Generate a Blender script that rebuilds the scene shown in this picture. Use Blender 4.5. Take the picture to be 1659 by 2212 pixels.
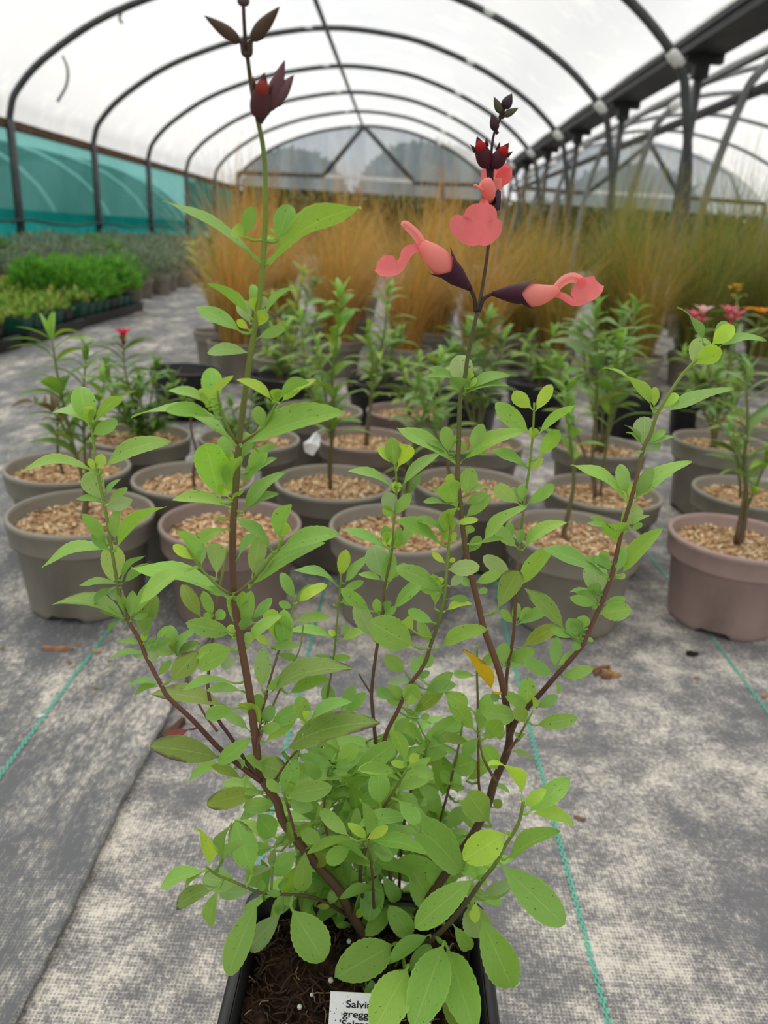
import bpy, math, random
import numpy as np
from mathutils import Vector, Matrix
random.seed(7)
R = random.Random(11)
sc = bpy.context.scene
for o in list(bpy.data.objects): bpy.data.objects.remove(o)
COL = sc.collection

# ---------------------------------------------------------------- camera
F = 1662.0; H = 0.474
ro = math.radians(3.43); pi_ = math.radians(19.8); ps = math.radians(0.25)
CF = np.array([-math.sin(ps)*math.cos(pi_), math.cos(ps)*math.cos(pi_), -math.sin(pi_)])
r0 = np.array([math.cos(ps), math.sin(ps), 0.0]); u0 = np.cross(r0, CF)
CR = r0*math.cos(ro) + u0*math.sin(ro)
CU = -r0*math.sin(ro) + u0*math.cos(ro)
CO = np.array([0, 0, H])
cd = bpy.data.cameras.new('camera')
cd.sensor_fit = 'VERTICAL'; cd.lens = 4.2; cd.sensor_height = 4.2*2212/F; cd.sensor_width = 4.2*1659/F
cd.clip_start = 0.01; cd.clip_end = 200
cd.dof.use_dof = True; cd.dof.focus_distance = 0.335; cd.dof.aperture_fstop = 2.0
cam = bpy.data.objects.new('camera', cd); COL.objects.link(cam)
cam.matrix_world = Matrix(((CR[0], CU[0], -CF[0], 0), (CR[1], CU[1], -CF[1], 0), (CR[2], CU[2], -CF[2], H), (0, 0, 0, 1)))
sc.camera = cam

# ---------------------------------------------------------------- sky and exposure
w = bpy.data.worlds.new('overcast_sky'); sc.world = w; w.use_nodes = True
nt = w.node_tree; nt.nodes.clear()
out = nt.nodes.new('ShaderNodeOutputWorld'); bg = nt.nodes.new('ShaderNodeBackground')
tc = nt.nodes.new('ShaderNodeTexCoord'); nz = nt.nodes.new('ShaderNodeTexNoise'); cr = nt.nodes.new('ShaderNodeValToRGB')
nz.inputs['Scale'].default_value = 3.2; nz.inputs['Detail'].default_value = 5
cr.color_ramp.elements[0].position = 0.35; cr.color_ramp.elements[0].color = (0.74, 0.79, 0.86, 1)
cr.color_ramp.elements[1].position = 0.62; cr.color_ramp.elements[1].color = (1, 0.98, 0.95, 1)
nt.links.new(tc.outputs['Generated'], nz.inputs['Vector']); nt.links.new(nz.outputs['Fac'], cr.inputs['Fac'])
nt.links.new(cr.outputs['Color'], bg.inputs['Color']); bg.inputs['Strength'].default_value = 0.88
nt.links.new(bg.outputs['Background'], out.inputs['Surface'])
sd = bpy.data.lights.new('veiled_sun_offscreen', 'SUN'); sd.energy = 3.2; sd.angle = math.radians(70); sd.color = (1.0, 0.98, 0.95)
sun = bpy.data.objects.new('veiled_sun_offscreen', sd); COL.objects.link(sun); sun.rotation_euler = (math.radians(-18), math.radians(-14), 0)
sc.view_settings.view_transform = 'Standard'; sc.view_settings.look = 'None'
sc.view_settings.gamma = 1.0; sc.view_settings.use_curve_mapping = False
sc.view_settings.exposure = 0.3
sc.cycles.max_bounces = 10; sc.cycles.diffuse_bounces = 6; sc.cycles.transmission_bounces = 6
sc.cycles.transparent_max_bounces = 16

# ---------------------------------------------------------------- geometry helpers
def ray(x, y): return CF*F + CR*(x-829.5) - CU*(y-1106)
def PY(x, y, Y):
    d = ray(x, y); return CO + d*(Y/d[1])
def G(x, y, z=0.0):
    d = ray(x, y); return CO + d*((z-H)/d[2])
def depth(P): return float((np.array(P)-CO) @ CF)
def px(P):
    d = np.array(P)-CO; z = d @ CF
    return 829.5+F*(d @ CR)/z, 1106-F*(d @ CU)/z

def mesh(name, verts, faces, cols=None, uvs=None, smooth=True):
    me = bpy.data.meshes.new(name)
    me.from_pydata([tuple(map(float, v)) for v in verts], [], faces)
    if cols is not None:
        a = me.color_attributes.new('Col', 'FLOAT_COLOR', 'POINT')
        c = np.ones((len(verts), 4), dtype=np.float32); c[:, :3] = np.array(cols)[:, :3]
        a.data.foreach_set('color', c.ravel())
    if uvs is not None:
        ul = me.uv_layers.new(name='UVMap'); uvs = np.array(uvs, dtype=np.float32)
        idx = np.zeros(len(me.loops), dtype=np.int32); me.loops.foreach_get('vertex_index', idx)
        ul.data.foreach_set('uv', uvs[idx].ravel())
    if smooth: me.polygons.foreach_set('use_smooth', [True]*len(me.polygons))
    me.update()
    return me

def obj(name, me, mat=None, parent=None, loc=None):
    o = bpy.data.objects.new(name, me); COL.objects.link(o)
    if mat is not None and len(me.materials) == 0: me.materials.append(mat)
    if parent is not None: o.parent = parent
    if loc is not None: o.location = tuple(float(v) for v in loc)
    return o
def tag(o, label, cat, group=None):
    o['label'] = label; o['category'] = cat
    if group: o['group'] = group
    return o
def thing(name, label, cat, loc=(0, 0, 0), group=None):
    o = bpy.data.objects.new(name, None); COL.objects.link(o); o.empty_display_size = 0.02
    o.location = tuple(float(v) for v in loc)
    return tag(o, label, cat, group)
def struct(o): o['kind'] = 'structure'; return o
def stuff(o): o['kind'] = 'stuff'; return o
def copy_tree(o, parent=None, kids=None):
    c = o.copy(); COL.objects.link(c)
    if parent is not None: c.parent = parent
    for ch in (kids or KIDS).get(o.name, []): copy_tree(ch, c, kids)
    return c
KIDS = {}
def index_kids(root):
    for o in [root]+list(root.children):
        KIDS[o.name] = list(o.children)

class MB:
    """collects shapes into one mesh"""
    def __init__(s): s.v = []; s.f = []; s.c = []; s.uv = []
    def add(s, v, f, col=(1, 1, 1), uv=None):
        n = len(s.v); s.v += [tuple(p) for p in v]; s.f += [tuple(i+n for i in q) for q in f]
        if np.ndim(col) == 1: s.c += [tuple(col)]*len(v)
        else: s.c += [tuple(q) for q in col]
        s.uv += list(uv) if uv is not None else [(0, 0)]*len(v)
    def me(s, name, smooth=True): return mesh(name, s.v, s.f, s.c, s.uv, smooth)
    def build(s, name, mat, parent=None, loc=None, smooth=True): return obj(name, s.me(name, smooth), mat, parent, loc)

def box(x0, x1, y0, y1, z0, z1):
    v = [(x, y, z) for z in (z0, z1) for y in (y0, y1) for x in (x0, x1)]
    f = [(0, 2, 3, 1), (4, 5, 7, 6), (0, 1, 5, 4), (2, 6, 7, 3), (0, 4, 6, 2), (1, 3, 7, 5)]
    return v, f

def smooth_path(P, n=4):
    P = [np.array(p, float) for p in P]
    if len(P) < 3: return P
    Q = [2*P[0]-P[1]] + P + [2*P[-1]-P[-2]]; outp = []
    for i in range(1, len(Q)-2):
        a, b, c, d = Q[i-1], Q[i], Q[i+1], Q[i+2]
        for k in range(n):
            t = k/n
            outp.append(0.5*(2*b + (c-a)*t + (2*a-5*b+4*c-d)*t*t + (3*b-a-3*c+d)*t**3))
    outp.append(P[-1]); return outp

def tube(P, rad, seg=8, cap=True):
    P = [np.array(p, float) for p in P]; n = len(P)
    rad = [rad]*n if np.isscalar(rad) else list(rad)
    v = []; f = []; up = np.array([0.3, 0.9, 0.2]); up /= np.linalg.norm(up)
    for i, p in enumerate(P):
        t = P[min(i+1, n-1)]-P[max(i-1, 0)]; t = t/(np.linalg.norm(t)+1e-12)
        s = np.cross(t, up); ns = np.linalg.norm(s)
        if ns < 1e-4: s = np.cross(t, np.array([1.0, 0, 0])); ns = np.linalg.norm(s)
        s /= ns; q = np.cross(s, t); up = q
        for k in range(seg):
            a = 2*math.pi*k/seg; v.append(p + rad[i]*(s*math.cos(a)+q*math.sin(a)))
    for i in range(n-1):
        for k in range(seg):
            k2 = (k+1) % seg; f.append((i*seg+k, i*seg+k2, (i+1)*seg+k2, (i+1)*seg+k))
    if cap:
        f.append(tuple(range(seg))[::-1]); f.append(tuple((n-1)*seg+k for k in range(seg)))
    return v, f

def lathe(prof, seg=40, center=(0, 0), fn=None):
    v = []; f = []
    for i, (r, z) in enumerate(prof):
        for k in range(seg):
            a = 2*math.pi*k/seg; zz = fn(i, k, z) if fn else z
            v.append((center[0]+r*math.cos(a), center[1]+r*math.sin(a), zz))
    for i in range(len(prof)-1):
        for k in range(seg):
            k2 = (k+1) % seg; f.append((i*seg+k, i*seg+k2, (i+1)*seg+k2, (i+1)*seg+k))
    return v, f

# ---------------------------------------------------------------- materials
def new_mat(name):
    m = bpy.data.materials.new(name); m.use_nodes = True
    n = m.node_tree; n.nodes.clear(); o = n.nodes.new('ShaderNodeOutputMaterial')
    return m, n, o
def N(n, t, **kw):
    x = n.nodes.new(t)
    for k, v in kw.items():
        if k in x.inputs: x.inputs[k].default_value = v
        else: setattr(x, k, v)
    return x
def ramp(n, fac, stops):
    r = n.nodes.new('ShaderNodeValToRGB'); e = r.color_ramp.elements
    while len(e) < len(stops): e.new(0.5)
    for k, (p, c) in enumerate(stops): e[k].position = p; e[k].color = (*c, 1)
    n.links.new(fac, r.inputs['Fac']); return r.outputs['Color']
def mixc(n, fac, a, b, mode='MIX'):
    x = n.nodes.new('ShaderNodeMix'); x.data_type = 'RGBA'; x.blend_type = mode
    for s, val in ((0, fac), (6, a), (7, b)):
        if isinstance(val, bpy.types.NodeSocket): n.links.new(val, x.inputs[s])
        elif s == 0: x.inputs[0].default_value = val
        else: x.inputs[s].default_value = (*val, 1)
    return x.outputs[2]
def math_(n, op, a, b=None, c=None):
    x = n.nodes.new('ShaderNodeMath'); x.operation = op
    for i, val in enumerate((a, b, c)):
        if val is None: continue
        if isinstance(val, bpy.types.NodeSocket): n.links.new(val, x.inputs[i])
        else: x.inputs[i].default_value = val
    return x.outputs[0]
def noise(n, scale, detail=3, vec=None, rough=0.5):
    x = N(n, 'ShaderNodeTexNoise'); x.inputs['Scale'].default_value = scale; x.inputs['Detail'].default_value = detail
    x.inputs['Roughness'].default_value = rough
    if vec is not None: n.links.new(vec, x.inputs['Vector'])
    return x.outputs['Fac']
def pbr(n, o, col, rough=0.6, spec=0.3, bump=None, bstr=0.3, bdist=0.002):
    p = N(n, 'ShaderNodeBsdfPrincipled'); p.inputs['Roughness'].default_value = rough
    p.inputs['Specular IOR Level'].default_value = spec
    if isinstance(col, bpy.types.NodeSocket): n.links.new(col, p.inputs['Base Color'])
    else: p.inputs['Base Color'].default_value = (*col, 1)
    if bump is not None:
        b = N(n, 'ShaderNodeBump'); b.inputs['Strength'].default_value = bstr; b.inputs['Distance'].default_value = bdist
        n.links.new(bump, b.inputs['Height']); n.links.new(b.outputs['Normal'], p.inputs['Normal'])
    if o is not None: n.links.new(p.outputs[0], o.inputs[0])
    return p
def objco(n): return N(n, 'ShaderNodeTexCoord').outputs['Object']

def plain(name, col, rough=0.6, spec=0.3, var=0.15, scale=40, metal=0.0):
    m, n, o = new_mat(name); oc = objco(n)
    f = noise(n, scale, 4, oc)
    c = ramp(n, f, [(0.3, tuple(x*(1-var) for x in col)), (0.7, tuple(min(1, x*(1+var)) for x in col))])
    p = pbr(n, o, c, rough, spec, f, 0.15, 0.002); p.inputs['Metallic'].default_value = metal
    return m

def leaf_mat(name, aged=0.0, trans=0.35, veins=True):
    m, n, o = new_mat(name)
    oi = N(n, 'ShaderNodeObjectInfo'); c = oi.outputs['Color']
    uv = N(n, 'ShaderNodeUVMap'); uv.uv_map = 'UVMap'
    sp = N(n, 'ShaderNodeSeparateXYZ'); n.links.new(uv.outputs[0], sp.inputs[0])
    u, v = sp.outputs[0], sp.outputs[1]
    av = math_(n, 'ABSOLUTE', math_(n, 'SUBTRACT', v, 0.5))          # 0 midrib .. .5 edge
    oc = objco(n)
    blot = noise(n, 420, 3, oc)
    col = mixc(n, math_(n, 'MULTIPLY', blot, 0.5), c, mixc(n, 1.0, c, (0.62, 0.72, 0.55), 'MULTIPLY'))
    bump = None
    speck = math_(n, 'GREATER_THAN', noise(n, 650, 1, oc), 0.735)
    col = mixc(n, math_(n, 'MULTIPLY', speck, 0.6), col, (0.05, 0.05, 0.02))
    if veins:
        mid = math_(n, 'LESS_THAN', av, 0.022)
        w1 = math_(n, 'SUBTRACT', math_(n, 'MULTIPLY', u, 8.0), math_(n, 'MULTIPLY', av, 7.0))
        fr = math_(n, 'ABSOLUTE', math_(n, 'SUBTRACT', math_(n, 'FRACT', w1), 0.5))
        side = math_(n, 'MULTIPLY', math_(n, 'LESS_THAN', fr, 0.055), math_(n, 'LESS_THAN', av, 0.42))
        vv = math_(n, 'MAXIMUM', math_(n, 'MULTIPLY', mid, 0.55), math_(n, 'MULTIPLY', side, 0.22))
        pale = mixc(n, 0.5, mixc(n, 1.0, c, (1.25, 1.2, 1.2), 'MULTIPLY'), (0.42, 0.58, 0.18))
        col = mixc(n, vv, col, pale)
        edge = math_(n, 'GREATER_THAN', av, 0.46)
        col = mixc(n, math_(n, 'MULTIPLY', edge, 0.35), col, pale)
        bump = math_(n, 'ADD', math_(n, 'MULTIPLY', vv, -1.0), math_(n, 'MULTIPLY', blot, 0.5))
    if aged > 0:
        ns = noise(n, 90, 4, oc)
        k = math_(n, 'ADD', math_(n, 'MULTIPLY', av, 0.9), math_(n, 'MULTIPLY', u, 0.55))
        k = math_(n, 'ADD', k, math_(n, 'MULTIPLY', math_(n, 'SUBTRACT', ns, 0.5), 0.9))
        k = ramp(n, k, [(0.72, (0, 0, 0)), (0.95, (1, 1, 1))])
        col = mixc(n, math_(n, 'MULTIPLY', k, aged), col, (0.10, 0.035, 0.05))
    p = pbr(n, None, col, 0.5, 0.35, bump, 0.25, 0.0004)
    t = N(n, 'ShaderNodeBsdfTranslucent')
    n.links.new(mixc(n, 1.0, col, (1.35, 1.25, 0.55), 'MULTIPLY'), t.inputs['Color'])
    mx = N(n, 'ShaderNodeMixShader'); mx.inputs[0].default_value = trans
    n.links.new(p.outputs[0], mx.inputs[1]); n.links.new(t.outputs[0], mx.inputs[2]); n.links.new(mx.outputs[0], o.inputs[0])
    return m

def vcol_mat(name, rough=0.6, spec=0.25, trans=0.0, var=0.2, scale=200):
    m, n, o = new_mat(name)
    a = N(n, 'ShaderNodeAttribute'); a.attribute_name = 'Col'; c = a.outputs['Color']
    ns = noise(n, scale, 3, objco(n))
    col = mixc(n, math_(n, 'MULTIPLY', ns, var*2), c, mixc(n, 1.0, c, (0.55, 0.55, 0.55), 'MULTIPLY'))
    p = pbr(n, None if trans > 0 else o, col, rough, spec)
    if trans > 0:
        t = N(n, 'ShaderNodeBsdfTranslucent'); n.links.new(col, t.inputs['Color'])
        mx = N(n, 'ShaderNodeMixShader'); mx.inputs[0].default_value = trans
        n.links.new(p.outputs[0], mx.inputs[1]); n.links.new(t.outputs[0], mx.inputs[2]); n.links.new(mx.outputs[0], o.inputs[0])
    return m

def film_mat(name, c0, c1, transp, refl=0.15, scale=0.9, stretch=(1, 1, 1), tint=(1, 1, 1), stains=0.0, sc2=(1.0, 0.93, 0.78)):
    m, n, o = new_mat(name)
    mp = N(n, 'ShaderNodeMapping'); n.links.new(objco(n), mp.inputs['Vector']); mp.inputs['Scale'].default_value = stretch
    f = noise(n, scale, 5, mp.outputs[0], 0.6)
    col = ramp(n, f, [(0.36, c0), (0.62, c1)])
    if stains > 0:
        g = noise(n, 2.3, 6, objco(n), 0.7)
        g = ramp(n, g, [(0.52, (0, 0, 0)), (0.68, (1, 1, 1))])
        col = mixc(n, math_(n, 'MULTIPLY', g, stains), col, sc2)
    t = N(n, 'ShaderNodeBsdfTranslucent'); n.links.new(col, t.inputs['Color'])
    d = N(n, 'ShaderNodeBsdfDiffuse'); n.links.new(col, d.inputs['Color'])
    tr = N(n, 'ShaderNodeBsdfTransparent'); tr.inputs['Color'].default_value = (*tint, 1)
    m1 = N(n, 'ShaderNodeMixShader'); m1.inputs[0].default_value = refl
    n.links.new(t.outputs[0], m1.inputs[1]); n.links.new(d.outputs[0], m1.inputs[2])
    m2 = N(n, 'ShaderNodeMixShader'); m2.inputs[0].default_value = transp
    n.links.new(m1.outputs[0], m2.inputs[1]); n.links.new(tr.outputs[0], m2.inputs[2]); n.links.new(m2.outputs[0], o.inputs[0])
    return m

def fabric_mat(name, dust=0.5, base=(0.085, 0.085, 0.09), sand=(0.74, 0.665, 0.55), seed=0.0, streak=(1, 1, 1)):
    m, n, o = new_mat(name)
    oc = objco(n); mp = N(n, 'ShaderNodeMapping'); n.links.new(oc, mp.inputs['Vector'])
    mp.inputs['Location'].default_value = (seed, seed*1.7, 0); mp.inputs['Scale'].default_value = streak
    v = mp.outputs[0]
    big = noise(n, 7.5, 6, v, 0.66); mid = noise(n, 34, 6, v, 0.72); fine = noise(n, 900, 2, v); fleck = noise(n, 260, 3, v, 0.6)
    # woven tapes, about 1.6 mm pitch
    sp = N(n, 'ShaderNodeSeparateXYZ'); n.links.new(oc, sp.inputs[0])
    wob = math_(n, 'MULTIPLY', mid, 0.0012)
    def weave(a, pitch): return math_(n, 'PINGPONG', math_(n, 'DIVIDE', math_(n, 'ADD', a, wob), pitch), 1.0)
    wx = weave(sp.outputs[0], 0.0013); wy = weave(sp.outputs[1], 0.0013)
    grid = math_(n, 'MAXIMUM', math_(n, 'GREATER_THAN', wx, 0.66), math_(n, 'GREATER_THAN', wy, 0.66))
    a = math_(n, 'ADD', math_(n, 'MULTIPLY', big, 0.60), math_(n, 'MULTIPLY', mid, 0.40))
    a = math_(n, 'ADD', a, math_(n, 'MULTIPLY', math_(n, 'SUBTRACT', fleck, 0.5), 0.38))
    a = math_(n, 'ADD', a, math_(n, 'MULTIPLY', math_(n, 'SUBTRACT', grid, 0.5), 0.06))
    a = math_(n, 'ADD', a, math_(n, 'MULTIPLY', math_(n, 'SUBTRACT', fine, 0.5), 0.16))
    k = ramp(n, a, [(0.59-dust*0.3, (0.02, 0.02, 0.02)), (0.67-dust*0.3, (0.24, 0.24, 0.24)), (0.78-dust*0.3, (0.92, 0.92, 0.92))])
    tape = mixc(n, math_(n, 'MULTIPLY', mid, 0.5), tuple(x*1.19 for x in base), tuple(x*2.6 for x in base))
    warm = noise(n, 3.1, 3, v)
    sandc = mixc(n, warm, tuple(x*0.92 for x in sand), (sand[0]*0.96, sand[1]*1.0, sand[2]*1.06))
    col = mixc(n, k, tape, sandc)
    moss = ramp(n, noise(n, 5.2, 5, oc, 0.7), [(0.66, (0, 0, 0)), (0.75, (1, 1, 1))])
    col = mixc(n, math_(n, 'MULTIPLY', moss, 0.45), col, (0.16, 0.13, 0.055))
    pbr(n, o, col, 0.75, 0.25, math_(n, 'ADD', math_(n, 'MULTIPLY', grid, 0.6), fine), 0.5, 0.0006)
    return m

M = {}
M['leaf'] = leaf_mat('salvia_leaf'); M['leaf_aged'] = leaf_mat('aged_leaf', 0.85)
M['bgleaf'] = leaf_mat('nursery_leaf', 0, 0.3, True)
M['stem'] = vcol_mat('stem_bark', 0.55, 0.3, 0, 0.3, 500)
M['blade'] = vcol_mat('grass_blade', 0.5, 0.3, 0.35, 0.1, 60)
M['foliage'] = vcol_mat('foliage', 0.5, 0.3, 0.3, 0.1, 80)
M['leafmass'] = vcol_mat('leaf_cluster', 0.5, 0.3, 0.35, 0.2, 300)
M['petal'] = vcol_mat('petal', 0.5, 0.2, 0.45, 0.06, 900)
M['calyx'] = vcol_mat('calyx', 0.6, 0.25, 0.1, 0.35, 900)
M['pot_taupe'] = plain('taupe_plastic', (0.25, 0.222, 0.178), 0.45, 0.4, 0.08, 30)
M['pot_brown'] = plain('brown_plastic', (0.25, 0.185, 0.155), 0.45, 0.4, 0.08, 30)
M['pot_pink'] = plain('pinkish_plastic', (0.36, 0.25, 0.225), 0.45, 0.4, 0.08, 30)
M['pot_black'] = plain('black_plastic', (0.012, 0.012, 0.014), 0.4, 0.4, 0.2, 60)
M['pot_green'] = plain('green_plastic', (0.01, 0.075, 0.05), 0.45, 0.4, 0.2, 30)
M['soil'] = plain('dark_compost', (0.03, 0.017, 0.011), 0.95, 0.1, 0.7, 260)
M['chips'] = vcol_mat('bark_chips', 0.85, 0.1, 0, 0.4, 700)
M['mulch_base'] = plain('mulch_fines', (0.30, 0.19, 0.10), 0.95, 0.1, 0.6, 300)
M['fibre'] = vcol_mat('root_fibre', 0.8, 0.2, 0, 0.2, 300)
M['steel'] = plain('weathered_steel', (0.062, 0.066, 0.068), 0.5, 0.4, 0.3, 12)
M['steel_pale'] = plain('galvanised_steel', (0.20, 0.21, 0.21), 0.5, 0.4, 0.25, 12)
M['beam'] = plain('painted_beam', (0.022, 0.024, 0.025), 0.55, 0.3, 0.3, 10)
M['tape'] = plain('white_tape', (0.72, 0.72, 0.70), 0.6, 0.3, 0.08, 60)
M['timber'] = plain('brown_timber', (0.11, 0.068, 0.04), 0.8, 0.2, 0.5, 18)
M['cable'] = plain('dark_cable', (0.02, 0.05, 0.05), 0.6, 0.3, 0.2, 18)
M['white_card'] = plain('white_card', (0.80, 0.80, 0.79), 0.5, 0.3, 0.03, 200)
M['ink'] = plain('black_ink', (0.012, 0.012, 0.015), 0.6, 0.2, 0.1, 200)
M['thread'] = vcol_mat('green_tape', 0.6, 0.3, 0, 0.2, 400)
M['film'] = film_mat('polythene', (0.53, 0.53, 0.52), (0.56, 0.555, 0.535), 0.36, 0.10, 0.9, (1.6, 0.7, 1.6), stains=0.35)
M['film_end'] = film_mat('hazy_polythene', (0.26, 0.30, 0.33), (0.44, 0.48, 0.50), 0.30, 0.2, 1.4, (2.2, 1, 0.5))
M['net'] = film_mat('teal_shade_film', (0.06, 0.28, 0.25), (0.12, 0.40, 0.37), 0.45, 0.3, 1.2, (1, 1, 0.6), (0.34, 0.72, 0.68))
M['net_low'] = film_mat('teal_curtain', (0.015, 0.27, 0.25), (0.025, 0.36, 0.34), 0.06, 0.3, 1.6, (1, 1, 1), (0.1, 0.5, 0.48))
M['fabric'] = fabric_mat('ground_fabric', 0.5)
M['fabric2'] = fabric_mat('ground_fabric_overlap', 0.40, base=(0.075, 0.078, 0.082), seed=3.3, streak=(1.0, 0.45, 1))
M['outside'] = plain('rough_grass', (0.10, 0.15, 0.05), 0.9, 0.1, 0.5, 3)

# ---------------------------------------------------------------- polytunnel
# floor: the right-hand woven sheet, the overlapping left-hand sheet, sewn marker tapes
v, f = [], []
floor = obj('floor', mesh('floor', [(-3.5, -3, 0), (6.8, -3, 0), (6.8, 16.2, 0), (-3.5, 16.2, 0)], [(0, 1, 2, 3)]), M['fabric']); struct(floor)
floor['label'] = 'dusty grey woven ground cover fabric'
def sheet_edge(y): return -0.208 + 0.0015*math.sin(y*9) + 0.0008*math.sin(y*31+1) + 0.0006*math.sin(y*140)
ys = [-3+0.5*i for i in range(6)] + [0.0+0.012*i for i in range(110)] + [1.35+0.3*i for i in range(50)]
v = []; f = []; nr = 6
for y in ys:
    e = sheet_edge(y)
    for (x, z) in ((-3.49, 0.004), (e-0.10, 0.004), (e-0.03, 0.0055), (e-0.004, 0.0075), (e, 0.0065), (e-0.0015, 0.0005)):
        v.append((x, y, z+0.0012*math.sin(y*14)*(1 if z > 0.005 else 0)))
for i in range(len(ys)-1):
    for k in range(nr-1): f.append((i*nr+k, i*nr+k+1, (i+1)*nr+k+1, (i+1)*nr+k))
o = obj('fabric_sheet', mesh('fabric_sheet', v, f), M['fabric2'], floor); o['label'] = 'darker sheet of ground fabric lapped over its neighbour'
def thread(X, z, y0=-1, y1=9, wd=0.0042):
    b = MB(); y = y0; k = 0; step = 0.0036
    while y < y1:
        st = step if y < 2.2 else 0.05
        x = X+0.0015*math.sin(y*7)
        for j in range(3):
            if (j+k) % 2 == 0 or y >= 2.2:
                xa = x-wd/2+wd/3*j
                b.add([(xa, y, z), (xa+wd/3*1.15, y, z), (xa+wd/3*1.15, y+st*1.15, z), (xa, y+st*1.15, z)], [(0, 1, 2, 3)], (0.10, 0.42+0.08*R.random(), 0.34))
        y += st; k += 1
    o = b.build('marker_tape', M['thread'], floor); o['label'] = 'thin line of woven green marker thread'
for X, z in ((0.163, 0.0012), (0.436, 0.0012), (-0.083, 0.0012), (-0.327, 0.0052)): thread(X, z)

# roof profile (X, Z) read along one hoop
HP = [(-3.27, 1.16), (-3.25, 1.25), (-3.19, 1.39), (-2.96, 1.62), (-2.52, 1.905), (-2.03, 2.11), (-1.55, 2.245), (-0.85, 2.35), (-0.18, 2.315), (0.285, 2.21), (0.76, 2.03), (1.2, 1.785), (1.52, 1.50), (1.60, 1.30), (1.66, 1.05), (1.70, 0.8), (1.72, 0.4), (1.73, 0.0)]
HY = [-0.3, 1.5, 3.3, 5.1, 6.9, 8.7, 10.5, 12.3, 14.1, 15.9]
def arch(Y, pts, r=0.027): return tube(smooth_path([(x, Y, z) for x, z in pts], 5), r, 8)
ORD = ['first', 'second', 'third', 'fourth', 'fifth', 'sixth', 'seventh', 'eighth', 'ninth', 'tenth']
for i, Y in enumerate(HY):
    t = thing('tunnel_hoop', 'bent steel roof hoop of the main bay, %s counted from its braced gable' % ORD[len(HY)-1-i], 'hoop', (0, Y, 0), 'roof hoops of the main tunnel bay')
    v, f = arch(0, HP); b = MB(); b.add(v, f); b.build('arch_tube', M['steel'], t)
    b = MB(); b.add(*tube([(-3.26, 0, 0), (-3.265, 0, 1.18)], 0.034, 8)); b.build('side_post', M['steel'], t)
    for x, z, r in ((1.50, 1.52, 0.036), (0.55, 2.12, 0.030), (-1.05, 2.335, 0.029)):
        d = np.array([0.75, 0, -0.66]) if x > 0 else np.array([1, 0, 0.0])
        if 0 < x < 1: d = np.array([0.93, 0, -0.36])
        p = np.array([x, 0, z]); b = MB(); b.add(*tube([p-d*0.055, p-d*0.02, p+d*0.02, p+d*0.055], [r*0.85, r, r*0.95, r*0.8], 8)); b.build('tape_wrap', M['tape'], t)
# mirrored hoops of the neighbouring bay
CX = 1.78
NP = [(2*CX-x, z) for x, z in HP[4:]]
NP = [(2*CX+2.9, 1.3), (2*CX+2.55, 1.88)]+NP
for i, Y in enumerate(HY[3:]):
    t = thing('tunnel_hoop', 'bent pale hoop of the bay beyond the gutter beam, %s counted from its gable' % ORD[len(HY[3:])-1-i], 'hoop', (0, Y+0.12, 0), 'roof hoops of the next tunnel bay')
    b = MB(); b.add(*arch(0, NP)); b.build('arch_tube', M['steel_pale'], t)
    for x, z, d in ((2*CX-1.44, 1.58, np.array([-0.75, 0, -0.66])),):
        p = np.array([x, 0, z]); b = MB(); b.add(*tube([p-d*0.055, p, p+d*0.055], [0.034, 0.04, 0.032], 8)); b.build('tape_wrap', M['tape'], t)
# ceiling film
def film(name, prof, y0, y1, mat, ny=60, sag=0.012):
    prof = smooth_path([(x, 0, z) for x, z in prof], 5); v = []; f = []; n = len(prof)
    for j in range(ny+1):
        y = y0+(y1-y0)*j/ny; ph = (y+0.3)/1.8*math.pi*2
        s = sag*(1-math.cos(ph))*0.5
        for p in prof: v.append((p[0], y, p[2]-s+0.006*math.sin(p[0]*5+y*3)))
    for j in range(ny):
        for k in range(n-1): f.append((j*n+k, j*n+k+1, (j+1)*n+k+1, (j+1)*n+k))
    return obj(name, mesh(name, v, f), mat)
FP = [(-3.31, 1.16), (-3.285, 1.26), (-3.225, 1.41), (-2.985, 1.65), (-2.535, 1.94), (-2.04, 2.145), (-1.555, 2.28), (-0.85, 2.385), (-0.175, 2.35), (0.295, 2.245), (0.78, 2.065), (1.2, 1.83), (1.42, 1.735), (1.66, 1.72)]
ce = struct(film('ceiling', FP, -2.5, 15.95, M['film'])); ce['label'] = 'milky white polythene roof film of the main bay'
FP2 = [(2*CX-x, z) for x, z in FP]
ce2 = struct(film('ceiling', FP2, -2.5, 15.95, M['film'])); ce2['label'] = 'milky white polythene roof film of the next bay'
# loose strips dangling from the roof
for pp, Y, lab in (([(135, 120), (146, 150), (143, 185), (124, 220)], 6.85, 'pale loose strip dangling from a roof hoop above the teal wall'), ([(262, 28), (258, 40), (264, 50)], 6.85, 'short frayed scrap of tape hanging on a roof hoop')):
    P = [PY(x, y, Y) for x, y in pp]; b = MB(); b.add(*tube([p-P[0] for p in smooth_path(P, 4)], 0.011, 6)); tag(b.build('loose_strip', M['steel_pale'] if len(pp) > 3 else M['timber'], None, P[0]), lab, 'strip')
# ridge tube
b = MB(); b.add(*tube([(-0.87, -0.5, 2.302), (-0.87, 15.78, 2.302)], 0.022, 8)); tag(b.build('ridge_tube', M['steel']), 'long straight ridge tube under the middle of the white roof', 'tube')
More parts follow.
